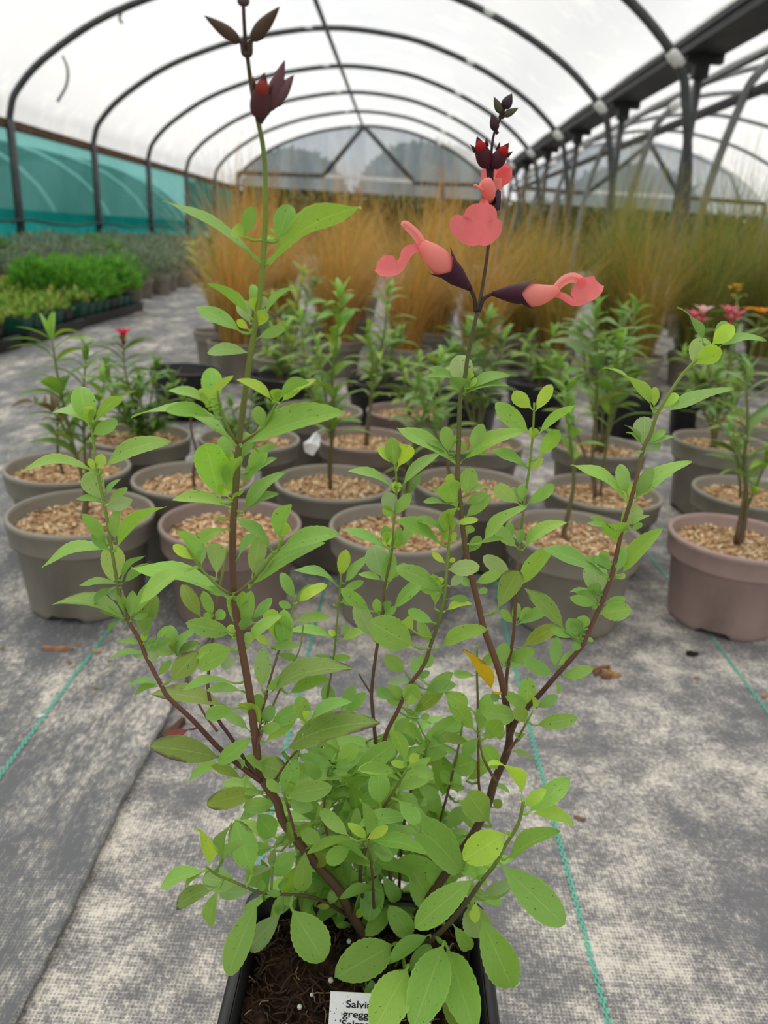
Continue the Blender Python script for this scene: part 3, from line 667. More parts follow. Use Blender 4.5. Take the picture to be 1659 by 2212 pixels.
add_leaves('''485 960 515 810 74 l;465 1010 250 895 48;505 1000 630 845 54;490 1040 610 990 48;480 1110 580 1080 80 b;460 1130 440 1120 14
440 1320 195 1270 64;480 1340 650 1265 54;460 1310 420 1280 36 l;480 1310 535 1250 36 w;430 1440 530 1440 42;420 1430 330 1450 50
210 1090 140 950 68;230 1110 370 1010 64 l;220 1100 320 1015 60;200 1140 125 1115 48;200 1220 405 1195 58;150 1380 145 1180 104 w;100 1350 60 1150 94 d''', 560, 900, 0.3617)
K5 = '''570 530 120 430 132 p;620 380 310 385 44;670 430 455 410 64 d;640 540 445 590 92 w;720 690 545 565 64 d;800 665 670 500 78 lf;800 690 900 660 68 wf;790 600 765 445 84 d;810 640 870 540 84;850 650 1050 550 104 d;830 760 1000 600 94 d
750 720 535 890 96 wf;540 870 130 790 155 pf;330 680 180 735 66 r;530 850 375 860 58 lf;560 910 315 1000 78 d;670 1000 500 920 64 k;620 930 680 890 64 w;780 900 945 960 150 pf;790 960 690 920 64 g
820 1080 470 1160 124 pk;830 1100 700 1090 42;900 1160 700 1185 98 f;880 1210 665 1235 74 d;970 1150 1115 1190 98 wf;950 1110 1225 1060 124 f;940 1110 1010 920 112 d;950 1130 995 1035 58 lf;930 1100 840 1020 64
890 1390 790 1260 134 d;980 1450 1020 1290 112 df;940 1270 990 1270 62;1045 1340 1160 1400 94 wf;1150 1420 1280 1390 78 f;1090 1380 1400 1350 112 g;880 1450 640 1470 94 f;1085 1450 1060 1730 114 wf;1030 1470 880 1610 124 f;890 1440 860 1560 48 g;870 1580 670 1690 64 g
450 1580 410 1340 80 lf;545 1530 570 1305 78;520 1580 650 1420 58 w;740 1620 640 1320 175 dp;440 1600 160 1680 94 w;440 1600 275 1720 64 l;650 1690 435 1650 140 gp;530 1700 240 1820 114 p;520 1710 450 1955 94 w;740 1740 520 1740 94 g;800 1720 720 1600 94 d
940 830 1455 605 160 pf;1060 700 1150 790 84 gf;1110 640 1330 490 64 w;1090 650 1050 480 104 w;1090 630 1095 560 54 lf;1250 530 1225 400 88;1310 570 1395 410 74;1340 570 1460 460 74;830 480 1290 240 114 p;920 340 1200 330 54;820 430 960 340 64;970 450 1210 350 74
800 420 810 180 104 g;930 150 940 -50 114 w;860 130 770 70 48 l;860 150 1020 130 60 w;900 190 1020 215 50
1270 920 1080 860 84 wf;1260 930 1400 890 54 w;1260 950 1350 960 54 w;1240 930 1210 790 94;1280 920 1410 790 104;1380 980 1640 790 134;1660 930 1455 945 78 f;1570 1180 1560 970 134 d
1250 1310 1350 1160 94 w;1240 1310 1420 1220 84 g;1150 1260 1240 1150 64;1480 1390 1480 1150 94 wf;1480 1385 1390 1310 58 lf;1480 1400 1610 1320 64 l;1500 1410 1640 1520 84 wf;1560 1470 1390 1450 94 f;1390 1430 1235 1540 104 wf;1610 1540 1490 1620 78 f;1250 1560 1390 1680 144 kp;1100 1560 1240 1490 104 k;1280 1590 1085 1790 134 g;1560 1620 1500 1900 144 wf;1580 1620 1690 1800 94 d;1550 1290 1660 1080 124 k
1020 780 1200 760 80 d;1170 700 1330 690 60 d;1180 760 1300 830 70;1060 860 1180 1000 80 d;1130 1000 1300 1040 80 d'''
add_leaves(K5, 300, 1350, 0.3315)
K6 = '''380 310 260 215 94 d;430 330 445 225 54;470 280 540 200 94;420 360 280 370 54 g;440 350 530 310 48;310 480 200 425 74 d;340 540 290 410 114 d;390 540 440 390 114 d;500 460 660 330 84;510 420 680 390 74 d;620 430 775 520 104 d;430 580 610 420 94 k;460 630 400 560 54;470 610 530 590 42;450 610 470 500 54
450 820 730 620 134 d;830 690 680 500 104;850 710 825 535 64 wf;870 690 920 480 114 d;900 740 1000 620 114 d;870 720 965 710 54 w;860 730 760 840 84 w;1000 960 890 790 114;850 880 705 930 144 f;790 760 640 730 64 k;1010 900 1040 860 40
1110 600 910 570 128 f;1190 560 1045 450 74 w;1170 540 1180 360 114 w;1210 560 1210 440 48 lf;1235 540 1355 470 68 w;1230 655 1465 610 94;1160 640 1110 540 94 k;1040 690 980 740 34;1000 480 940 460 64;1130 750 1100 700 30;1060 820 1210 860 34;1090 780 1150 710 30
1010 280 1020 110 84 w;1020 240 930 180 54 w;1030 250 1090 180 54 w;1060 240 1200 170 88;1020 270 1150 275 34;950 440 775 175 80 yf
1340 330 1170 235 88;1350 280 1365 100 78 d;1370 270 1470 180 54;1400 340 1575 290 78;1360 360 1385 450 34;1530 90 1470 -10 84 d;1480 80 1340 30 58;1540 120 1470 150 54 w;1540 70 1600 105 28
840 330 700 320 54 w;850 330 920 320 38;860 300 940 200 64 d
380 900 310 690 94 wf;330 960 100 940 78 wf;390 920 300 900 48 lf;400 920 460 830 58 lf;430 900 620 830 74;420 930 545 970 84 wf;210 1180 200 980 124 d;320 1080 510 1000 74 d;470 900 610 880 54 k
190 1270 340 1130 134 k;330 1140 460 1280 104 wf;360 1120 580 1060 84 d;450 1040 580 1120 84 d;570 1290 560 1100 94 w;540 1310 580 1210 94 d;640 1340 750 1200 94 w;660 1360 800 1350 34 d;940 1040 1060 1080 40 d;950 1190 1000 1150 60 k
745 1640 475 1310 195 f;940 1310 780 1090 175 wf;1050 1350 790 1510 190 lf;1140 1130 990 860 96 lf;1160 1180 1270 1090 74 lf;1170 1230 1425 1020 124;1180 1230 1470 1270 98 l;1030 1530 1335 1345 94 w;980 1540 1385 1925 205 f;850 1640 470 1940 165 wf;760 1600 700 1480 84
860 1540 920 1440 50 l;900 1790 1050 1690 84;870 1790 1000 1810 44 d;840 1800 830 1930 62 lf;280 1560 540 1560 98 f;255 1540 130 1590 84;560 1860 450 1640 164;600 1720 570 1560 124 d;640 700 560 760 60 d;700 1050 620 960 70 d;640 1060 760 1060 44'''
add_leaves(K6, 750, 1350, 0.3315)
add_leaves('''430 1060 150 1230 95 wf;180 1120 -190 1330 230 f;275 1280 55 1690 225 dFf;530 1110 340 1640 245 wFf;545 1130 720 1670 230 f;530 1300 650 1720 165 k;775 900 1010 1420 235 f;590 980 720 1170 104;720 820 780 1040 200 g;740 830 730 970 74 l;300 1080 170 900 144 d;270 1330 400 1150 84 d;760 810 930 830 64 d;800 770 990 700 84 g''', 800, 1700, 0.3014)
add_leaves('''600 620 380 1150 185 f;770 720 520 990 155 gp;820 690 1040 1050 245 f;830 690 710 720 64;1090 680 1160 560 74 w;1000 690 1090 690 40 k;1280 780 1300 600 42 w;1260 820 1170 830 42;1290 770 1350 700 52 l;1540 690 1390 870 114 d;620 600 610 500 60;640 590 740 600 50 w;760 600 770 470 60 d;1360 1250 1420 1320 80 w;1410 1330 1400 1230 50 d''', 380, 1750, 0.3014)

add_leaves('''1220 300 1100 65 44 w;1150 440 1230 275 140 gb;1160 430 1320 330 115 lf;1270 310 1400 195 100 l;1275 300 1375 165 90 wb;1310 325 1580 245 44 w
905 720 655 432 54;945 740 1365 575 80 w;910 700 915 580 58 l;965 705 1055 615 60 l
850 940 850 770 135 gb;830 930 745 805 28;830 930 752 848 28;865 930 975 845 48 w;870 935 1022 878 38 w;850 970 945 925 70 g;850 975 798 980 22
745 1290 450 1048 80;740 1250 700 1072 84 w;745 1260 735 1165 76 l;790 1270 890 1095 80 w;800 1260 870 1165 88 l;780 1300 1090 1030 100
680 1555 660 1430 165 f;690 1440 820 1335 115 gb;630 1450 525 1390 28 w;630 1460 503 1425 34 w;760 1450 860 1375 34 w;760 1470 832 1432 38 w
620 1770 260 1585 90;660 1710 545 1650 74 w;640 1740 480 1640 34;560 1900 530 1680 145 gb;620 1690 585 1600 64;675 1740 715 1585 70;700 1760 920 1480 86;660 1770 730 1755 38 w
570 1920 530 1805 74 w;560 1930 435 1850 74 w;550 1940 400 1900 64 w;560 1945 520 1950 44;590 1935 720 1900 54;560 1995 745 1970 115 f;575 1950 570 1900 22 l;530 1850 390 1850 16
440 2130 380 2040 94;450 2110 410 2040 84 d;460 2090 470 2015 84 w;400 2150 270 2090 54''', 1100, 640, 0.3436)
CAMV = CO
def make_leaf3d(bx, by, tx, ty, wpx, fl, rnd, Yb=None):
    d2 = (SA[:, 0]-bx)**2+(SA[:, 1]-by)**2; i = int(np.argmin(d2)); dist = math.sqrt(d2[i])
    Y0 = SA[i, 2]
    tx, ty = bx+(tx-bx)*1.10, by+(ty-by)*1.10; wpx = wpx*(1.10 if wpx/math.dist((bx, by), (tx, ty)) > 0.30 else 1.05)
    app = math.dist((bx, by), (tx, ty))
    B0 = PY(bx, by, Y0); m = depth(B0)/F
    la = app*m
    off = rnd.uniform(-0.35, 0.35)
    if 'f' in fl: off = rnd.uniform(-0.55, -0.25)
    if 'b' in fl: off = rnd.uniform(0.2, 0.45)
    Yb_ = Y0 + (min(dist, 60)*m*0.5)*(-1 if 'f' in fl else (1 if 'b' in fl else rnd.choice((-1, 1))*0.6)) if Yb is None else Yb
    B = PY(bx, by, Yb_)
    zb = SZ+(0.036 if 'F' in fl else 0.018 if 'f' in fl else 0.004)
    if B[2] < zb: B = G(bx, by, zb)
    T = PY(tx, ty, B[1]+off*la)
    zt = SZ+(0.036 if 'F' in fl else 0.02 if 'f' in fl else 0.009)
    if T[2] < zt: T = G(tx, ty, zt)
    ax = T-B; L = np.linalg.norm(ax); a = ax/L
    mid = (B+T)/2; c = CAMV-mid; c /= np.linalg.norm(c)
    s0 = np.cross(a, c); s0 /= np.linalg.norm(s0); n0 = np.cross(s0, a)
    wa = wpx*m; wt = max(wa, 0.36*L)
    th = math.acos(min(1, wa/wt))*0.95
    # turn so that the blade faces upward
    best = None
    for sg in (1, -1):
        s = s0*math.cos(th)+n0*math.sin(th)*sg; nn = np.cross(s, a)
        if best is None or abs(nn[2]) > abs(best[1][2]): best = (s, nn)
    s, nn = best
    if nn[2] < 0 and abs(nn[2]) > 0.15: s, nn = -s, -nn
    return B, a, s, nn, L, wt, i, dist
recs = []
for q in LEAVES:
    rnd = random.Random(int(q[0]*13+q[1]*7+q[2]*3))
    recs.append((q, rnd) + make_leaf3d(*q, rnd))
# leaves of the dense middle, seen only between the others
rf = random.Random(5)
for k in range(230):
    cy = rf.uniform(1590, 1960); cx = rf.gauss(800, 120)
    if not 560 < cx < 1060: continue
    a = rf.uniform(0, 6.28); L = rf.uniform(60, 125)
    q = (cx, cy, cx+L*math.cos(a), cy+L*math.sin(a)*0.8, rf.uniform(18, 34), '' if rf.random() < 0.6 else 'b')
    i = int(np.argmin((SA[:, 0]-cx)**2+(SA[:, 1]-cy)**2))
    recs.append((q, rf)+make_leaf3d(*q, rf, Yb=SA[i, 2]+rf.uniform(0.005, 0.03)))
recs.sort(key=lambda r: -math.dist(r[0][:2], r[0][2:4])*r[0][4])
massb = MB()
for rank, (q, rnd, B, a, s, nn, L, wt, i, dist) in enumerate(recs):
    fl = q[5]
    col = None
    for ch in fl:
        if ch in LC and ch not in 'p': col = LC[ch]
    if col is None: col = LC['p'] if 'p' in fl else LC['']
    col = np.array(col)*np.array((rnd.uniform(0.85, 1.15),)*3)*np.array((rnd.uniform(0.92, 1.1), 1, rnd.uniform(0.8, 1.2)))
    bend = rnd.uniform(0.05, 0.22)*(1 if nn[2] > 0 else -1)
    if 'y' in fl: bend = 0.03
    v, f, uv = leaf_geo(L, wt, 'salvia', bend, rnd.uniform(0.12, 0.45), 22 if rank < 150 else 14, 0.028, rnd.uniform(0, 0.1), rnd.uniform(-0.25, 0.25), 0.85 if q[4]/math.dist(q[:2], q[2:4]) < 0.30 else 0.62)
    W = v[:, :1]*s + v[:, 1:2]*a + v[:, 2:3]*nn
    W = [tuple(p) for p in W]; f = list(f); uv = list(uv)
    if dist > 5:      # stalk back to the stem
        Sp = SA[i, 3:6]
        dv = Sp-B; mid = dv*0.5 + np.array([0, 0, -0.1*np.linalg.norm(dv)])
        pv, pf = tube([np.zeros(3), mid, dv], [wt*0.035+0.0003]*3, 5, False); n0_ = len(W)
        W += [tuple(p) for p in pv]; f += [tuple(k+n0_ for k in t_) for t_ in pf]; uv += [(0.0, 0.5)]*len(pv)
    if rank < 300:
        me = mesh('leaf', W, f, None, uv)
        o = obj('leaf', me, M['leaf_aged'] if 'p' in fl or 'y' in fl else M['leaf'], sal, B-POTC)
        o.color = (*col, 1)
        if 'y' in fl: o['label'] = 'withered yellow leaf'
        if 'r' in fl: o['label'] = 'reddened leaf'
    else:
        massb.add([np.array(p)+B-POTC for p in W], f, col, uv)
o = stuff(massb.build('small_leaves', M['leafmass'], sal))

# ---------------------------------------------------------------- flowers and buds
YF = 0.325
def FX(pts, ox, oy, k, Y, dy=None):
    out_ = []
    for j, q in enumerate(pts):
        yy = Y+(dy[j] if dy else 0)
        out_.append(PY(ox+q[0]*k, oy+q[1]*k, yy))
    return out_
def ribbon(P, widths, facing=None, cup=0.3, nx=6, ruffle=0.0, n=4):
    """petal sheet along a path; the width lies across the view-independent side axis given by 'facing' (its normal)"""
    Wd = smooth_path([(w_, 0, 0) for w_ in widths], n); S = smooth_path(P, n); v = []; f = []; uv = []
    for i, p in enumerate(S):
        t = S[min(i+1, len(S)-1)]-S[max(i-1, 0)]; t = t/np.linalg.norm(t)
        s = np.cross(t, facing); s /= np.linalg.norm(s)+1e-9; q = np.cross(s, t)
        for k in range(nx+1):
            x = -1+2*k/nx; w_ = max(Wd[i][0], 1e-5)
            v.append(p+s*x*w_*0.5+q*(cup*(x*x)*w_*0.5+ruffle*w_*math.sin(i*1.3+x*5)*abs(x)))
            uv.append((i/len(S), 0.5+0.5*x))
    for i in range(len(S)-1):
        for k in range(nx): a = i*(nx+1)+k; f.append((a, a+1, a+nx+2, a+nx+1))
    return v, f, uv
SALM = (1.0, 0.24, 0.245); SALM2 = (1.0, 0.40, 0.35); DCAL = (0.075, 0.018, 0.040); REDC = (0.62, 0.03, 0.03)
camdir = lambda p: (CO-np.array(p))/np.linalg.norm(CO-np.array(p))
def bell(P0, P1, r0_, r1_, teeth, tooth_len, col, col2=None, seg=18, n=7, swell=0.0, ph0=0.0, ex=0.7, flare=0.0):
    P0 = np.array(P0); P1 = np.array(P1); a = P1-P0; L = np.linalg.norm(a); a /= L
    s = np.cross(a, camdir(P0)); s /= np.linalg.norm(s); q = np.cross(s, a); v = []; f = []; cc = []
    for i in range(n+1):
        t = i/n; r = r0_+(r1_-r0_)*(t**ex)+swell*math.sin(math.pi*t)*r1_
        for k in range(seg):
            an = 2*math.pi*k/seg; ext = 0
            if i >= n-1 and teeth:
                ph = (an*teeth/(2*math.pi)+ph0) % 1.0; ext = tooth_len*(1-abs(ph-0.5)*2)**1.2*(1 if i == n else 0.45)
            rr = r*(1-0.35*min(1, ext/(tooth_len+1e-9)) if teeth and i == n and tooth_len > 0 and swell > 0.1 else 1)
            if flare and i == n: rr *= 1+flare*ext/tooth_len
            rib = 1+0.05*(k % 2)
            v.append(P0+a*(L*t+ext)+(s*math.cos(an)+q*math.sin(an))*rr*rib)
            c = np.array(col) if col2 is None else np.array(col)*(1-t)+np.array(col2)*t
            cc.append(c)
    for i in range(n):
        for k in range(seg): k2 = (k+1) % seg; f.append((i*seg+k, i*seg+k2, (i+1)*seg+k2, (i+1)*seg+k))
    f.append(tuple(range(seg))[::-1])
    return v, f, cc
def put(b, v, f, col, uv=None): b.add([np.array(p)-POTC for p in v], f, col, uv)
k_ = 0.3315; fo = (780, 180)
mm = depth(PY(1050, 600, YF))/F*k_     # metres per crop pixel
def flower_side(ped, cal, calr, tub, tubw, up, upw, low, loww, lab, dyl):
    b = MB(); P = FX(tub, *fo, k_, YF); v, f = tube(smooth_path(P, 4), [w_*mm*0.5 for w_ in [p[0] for p in smooth_path([(w_, 0, 0) for w_ in tubw], 4)]], 12); put(b, v, f, SALM2)
    fl = b.build('flower', M['petal'], sal); fl['label'] = lab
    b = MB(); P = FX(ped, *fo, k_, YF); put(b, *tube(smooth_path(P, 4), 0.0008, 6), (0.08, 0.04, 0.04)); b.build('flower_stalk', M['calyx'], fl)
    b = MB(); A = FX(cal, *fo, k_, YF); v, f, cc = bell(A[0], A[0]+(A[1]-A[0])*0.86, 13*mm, calr*mm*0.95, 2, 105*mm, DCAL, None, 24, 7, 0.0, 0.5, 0.95, 0.3); put(b, v, f, cc); b.build('calyx', M['calyx'], fl)
    b = MB(); P = FX(up, *fo, k_, YF); v, f, uv = ribbon(P, [w_*mm for w_ in upw], camdir(P[1]), -0.7, 6); put(b, v, f, SALM2, uv); v, f, uv = ribbon(P, [w_*mm for w_ in upw], camdir(P[1]), 0.7, 6); put(b, v, f, SALM2, uv); b.build('upper_lip', M['petal'], fl)
    b = MB(); P = FX(low, *fo, k_, YF, dyl); v, f, uv = ribbon(P, [w_*mm for w_ in loww], camdir(P[1])+np.array([0, 0, 0.5]), 0.5, 8, 0.05); put(b, v, f, SALM, uv); b.build('lower_lip', M['petal'], fl)
    return fl
flower_side([(745, 1490), (738, 1400), (715, 1345)], [(718, 1345), (560, 1200)], 85, [(640, 1270), (560, 1205), (480, 1130), (410, 1065), (385, 1045)], [60, 150, 150, 95, 60],
  [(400, 1060), (370, 1000), (330, 955), (285, 920), (265, 930)], [55, 60, 55, 50, 20], [(400, 1085), (350, 1080), (300, 1110), (270, 1170), (235, 1200), (160, 1205), (98, 1200)], [50, 60, 75, 60, 120, 150, 60],
  'salmon flower with a dark calyx, lower lip stretched out', [0, -.001, -.002, -.003, -.003, -.002, -.001])
flower_side([(768, 1490), (800, 1405), (858, 1368)], [(852, 1370), (1065, 1372)], 78, [(960, 1372), (1070, 1380), (1160, 1378), (1250, 1355), (1290, 1345)], [60, 140, 140, 85, 55],
  [(1270, 1335), (1320, 1285), (1380, 1265), (1430, 1285), (1458, 1312)], [50, 62, 62, 55, 20], [(1265, 1375), (1320, 1395), (1385, 1430), (1440, 1380), (1500, 1340), (1548, 1300)], [50, 50, 60, 150, 165, 90],
  'salmon flower pointing away from the stem, lips nearly touching', [0, 0, -.001, -.002, -.002, -.001])
# front-facing flower
YQ = YF-0.014
b = MB(); P = FX([(838, 760), (830, 700), (812, 650), (800, 632)], *fo, k_, YQ, [0.010, 0.002, -0.002, -0.002]); v, f = tube(smooth_path(P, 4), [w_*mm for w_ in (30, 34, 38, 42, 44, 45, 45, 44, 42, 36, 28, 18, 6)], 12); put(b, v, f, SALM2)
ff = b.build('flower', M['petal'], sal); ff['label'] = 'wide open salmon flower with three broad lobes facing forward'
mm2 = mm*0.96
def lobe(pts, ws, dy, nm='lower_lobe', cup=0.25, face=None):
    b = MB(); P = FX(pts, *fo, k_, YQ, dy); v, f, uv = ribbon(P, [w_*mm2 for w_ in ws], camdir(P[0]) if face is None else face, cup, 8, 0.03); put(b, v, f, SALM, uv); b.build(nm, M['petal'], ff)
def sheet(outl, cen, fn, nm, par, Y, nr=7, col=SALM):
    """lobed petal: rings from a centre out to a traced outline, domed in depth"""
    ol = [p[:2] for p in smooth_path([(x, y, 0) for x, y in outl+outl[:1]], 3)][:-1]; n = len(ol); v = []; f = []
    for r in range(nr+1):
        t = r/nr
        for x, y in ol:
            qx, qy = cen[0]+(x-cen[0])*t, cen[1]+(y-cen[1])*t
            v.append(FX([(qx, qy)], *fo, k_, Y+fn(qx, qy, t))[0])
    for r in range(nr):
        for k in range(n): k2 = (k+1) % n; f.append((r*n+k, r*n+k2, (r+1)*n+k2, (r+1)*n+k))
    b = MB()
    put(b, v, f, col); b.build(nm, M['petal'], par)
OUTL = [(800, 783), (850, 792), (882, 828), (888, 882), (906, 890), (919, 925), (912, 972), (884, 1012), (845, 1046), (800, 1062), (765, 1052), (735, 1062), (700, 1055), (680, 1050), (640, 1026), (600, 986), (576, 930), (586, 880), (620, 856), (655, 862), (672, 850), (685, 818), (725, 790), (765, 781)]
def dome(x, y, t):
    dx = (x-765)/170; dy = (y-920)/140
    w_ = 0.006*(dx*dx*1.1+dy*dy*0.5)-0.007
    if y < 880: w_ -= 0.004*math.exp(-((x-780)/75)**2)*(880-y)/95
    w_ += 0.0016*math.exp(-((x-690)/16)**2-((y-905)/45)**2)+0.0016*math.exp(-((x-832)/16)**2-((y-910)/45)**2)
    w_ += 0.0010*math.exp(-((x-775)/10)**2)*max(0, (y-960)/100) + 0.0006*math.sin(x*0.07)*max(0, t-0.7)
    return w_
sheet(OUTL, (770, 915), dome, 'lower_lip', ff, YQ)
lobe([(800, 810), (800, 780), (803, 755)], [70, 50, 30], [-0.004, -0.001, 0.002], 'throat', 0.5)
b = MB(); P = FX([(800, 700), (770, 680), (745, 665), (742, 672)], *fo, k_, YQ, [-.003]*4); put(b, *tube(smooth_path(P, 3), 0.0006, 6), SALM2); b.build('stamen', M['petal'], ff)
b = MB(); P = FX([(850, 700), (838, 760)], *fo, k_, YQ, [0.013, 0.006]); v, f, cc = bell(P[0], P[1], 10*mm, 40*mm, 3, 20*mm, DCAL); put(b, v, f, cc); b.build('calyx', M['calyx'], ff)
# flower behind the stem
b = MB(); P = FX([(875, 720), (885, 660), (890, 620)], *fo, k_, YF+0.006); put(b, *tube(smooth_path(P, 3), [30*mm]*7, 10), SALM2); fb = b.build('flower', M['petal'], sal); fb['label'] = 'salmon flower turned to the far side of the stem'
for pts, ws, nm in (([(870, 700), (900, 620), (930, 570), (955, 530)], [60, 110, 120, 70], 'lower_lip'), ([(850, 680), (815, 640), (805, 590), (803, 550)], [50, 60, 50, 20], 'upper_lip'), ([(905, 640), (940, 600), (978, 580)], [80, 100, 50], 'side_lobe')):
    b = MB(); P = FX(pts, *fo, k_, YF+0.009); v, f, uv = ribbon(P, [w_*mm for w_ in ws], camdir(P[0]), 0.3, 6, 0.03); put(b, v, f, SALM, uv); b.build(nm, M['petal'], fb)
b = MB(); P = FX([(892, 830), (878, 720)], *fo, k_, YF+0.005); v, f, cc = bell(P[0], P[1], 12*mm, 34*mm, 3, 25*mm, (0.10, 0.05, 0.08)); put(b, v, f, cc); b.build('calyx', M['calyx'], fb)
# buds
def bud(p0, p1, wpx, Y, col, red=None, ox=780, oy=180, kk=k_, teeth=3, lab=None, dy=0.0):
    m_ = depth(PY(ox+p0[0]*kk, oy+p0[1]*kk, Y))/F*kk
    A = FX([p0, p1], ox, oy, kk, Y, [0, dy]); L = np.linalg.norm(A[1]-A[0])
    ax = (A[1]-A[0])/L; sd_ = np.cross(ax, camdir(A[0])); sd_ /= np.linalg.norm(sd_); q_ = np.cross(sd_, ax); seg = 16; v = []; f = []; cc = []; n_ = 12
    for i in range(n_+1):
        t = i/n_; r_ = wpx*m_*0.5*max(0.02, (math.sin(math.pi*min(1, t**0.75))**0.8)*(1-0.25*t)+0.12*(1-t))
        for k in range(seg):
            an = 2*math.pi*k/seg; v.append(A[0]+ax*L*t+(sd_*math.cos(an)+q_*math.sin(an))*r_*(1+0.06*(k % 2))); cc.append(np.array(col))
    for i in range(n_):
        for k in range(seg): k2 = (k+1) % seg; f.append((i*seg+k, i*seg+k2, (i+1)*seg+k2, (i+1)*seg+k))
    b = MB(); put(b, v, f, cc); o = b.build('bud', M['calyx'], sal)
    if lab: o['label'] = lab
    if red:
        c0 = A[0]+ax*L*0.70+q_*wpx*m_*0.16; b = MB(); v, f = lathe([(0.0001, -0.5), (0.35, -0.38), (0.5, -0.05), (0.38, 0.25), (0.12, 0.45), (0.0001, 0.5)], 10)
        put(b, [c0+sd_*p[0]*wpx*m_*0.72+q_*p[1]*wpx*m_*0.62+ax*p[2]*L*0.36 for p in v], f, red); b.build('petal_tip', M['petal'], o)
    for sg in ((-1, 1) if red else ()):
        b = MB(); T0 = A[0]+ax*L*0.62+sd_*sg*wpx*m_*0.34; T1 = A[0]+ax*L*0.86+sd_*sg*wpx*m_*0.52
        put(b, *tube([T0, (T0+T1)/2, T1], [wpx*m_*0.16, wpx*m_*0.09, wpx*m_*0.01], 6), np.array(col)); b.build('calyx_tooth', M['calyx'], o)
bud((825, 555), (755, 345), 105, YF, (0.09, 0.018, 0.03), REDC, lab='dark bud opening red', dy=-0.003)
bud((855, 555), (962, 388), 100, YF, (0.09, 0.018, 0.03), REDC, lab='dark bud opening red', dy=-0.003)
bud((880, 310), (850, 198), 62, YF, (0.06, 0.03, 0.035))
bud((930, 165), (984, 66), 72, YF, (0.06, 0.03, 0.045))
bud((912, 195), (866, 88), 52, YF, (0.10, 0.10, 0.045), teeth=1)
bud((930, 212), (1026, 160), 46, YF, (0.11, 0.12, 0.05), teeth=1)
for a, c in (((832, 640), (825, 555)), ((850, 640), (855, 555)), ((890, 330), (880, 310)), ((915, 215), (930, 165)), ((905, 230), (912, 195)), ((915, 225), (930, 212))):
    b = MB(); P = FX([a, c], *fo, k_, YF); put(b, *tube(P, 0.0007, 6), (0.06, 0.03, 0.03)); b.build('bud_stalk', M['calyx'], sal)
for (p0, p1, wd, c, rd, dy) in (((560, 300), (300, 110), 88, (0.12, 0.07, 0.05), None, -.004), ((640, 290), (845, 45), 100, (0.12, 0.075, 0.05), None, -.004), ((685, 850), (735, 520), 140, (0.13, 0.04, 0.045), (0.5, 0.08, 0.05), -.006), ((760, 800), (880, 430), 115, (0.16, 0.06, 0.075), None, .004), ((790, 760), (945, 535), 100, (0.16, 0.07, 0.08), None, .006), ((585, 50), (580, -80), 90, (0.16, 0.10, 0.10), None, 0)):
    bud(p0, p1, wd, 0.257, c, rd, 350, 0, 0.3014, dy=dy)
for pp in ([(610, 395), (585, 380), (575, 310), (560, 300)], [(612, 395), (632, 380), (632, 310), (640, 290)], [(690, 870), (685, 850)], [(692, 880), (720, 840), (760, 800)], [(700, 880), (740, 820), (790, 760)]):
    b = MB(); P = FX(pp, 350, 0, 0.3014, 0.257); put(b, *tube(smooth_path(P, 3), 0.0008, 6), (0.08, 0.045, 0.04)); b.build('bud_stalk', M['calyx'], sal)

# plant label standing in the compost
TL = G(714, 2142, 0.137); WT = 0.0275
tl = thing('plant_label', 'small white plastic plant label with black lettering stuck in the square pot', 'plant label', (TL[0], TL[1], SZ-0.006))
tilt = math.radians(62)
def lab3(x, y, off=0.0):   # x right, y down from the top edge
    top = TL-np.array([TL[0], TL[1], SZ-0.006])
    p = top+np.array([x, 0, 0])+y*np.array([0.0, -math.cos(tilt), -math.sin(tilt)])+off*np.array([0, -math.sin(tilt), math.cos(tilt)])
    return p+np.array([0, 0, 0.012*x])
v = [lab3(0, 0), lab3(WT, 0), lab3(WT, 0.036), lab3(0, 0.036), lab3(0, 0, -0.0006), lab3(WT, 0, -0.0006), lab3(WT, 0.036, -0.0006), lab3(0, 0.036, -0.0006)]
obj('card', mesh('card', v, [(0, 3, 2, 1), (4, 5, 6, 7), (0, 1, 5, 4), (1, 2, 6, 5), (2, 3, 7, 6), (3, 0, 4, 7)], smooth=False), M['white_card'], tl)
for k, (txt, yy) in enumerate((('Salvia', 0.0064), ('greggii', 0.0107), ("'Salmon", 0.0150), ("Dance'", 0.0193))):
    fc = bpy.data.curves.new('lettering', 'FONT'); fc.body = txt; fc.size = 0.0044; fc.align_x = 'CENTER'; fc.offset = 0.00006
    fo_ = bpy.data.objects.new('lettering_curve', fc); COL.objects.link(fo_)
    dg = bpy.context.evaluated_depsgraph_get(); me = bpy.data.meshes.new_from_object(fo_.evaluated_get(dg)); bpy.data.objects.remove(fo_)
    co = np.zeros(len(me.vertices)*3); me.vertices.foreach_get('co', co); co = co.reshape(-1, 3)
    co2 = np.array([lab3(WT*0.5+p[0]*1.28, yy-p[1], 0.0002) for p in co]); me.vertices.foreach_set('co', co2.ravel()); me.update()
    me.materials.clear(); o = obj('lettering', me, M['ink'], tl); o['label'] = 'black bold lettering'
b = MB()
for k in range(46):
    x, y, r_ = R.uniform(0.0004, WT*0.97), R.uniform(0.0005, 0.02), R.uniform(0.00008, 0.0003)
    b.add([lab3(x+r_*math.cos(a), y+r_*math.sin(a), 0.00012) for a in [i*1.047 for i in range(6)]], [tuple(range(6))[::-1]], (0.1, 0.07, 0.05))
stuff(b.build('soil_specks', M['chips'], tl))

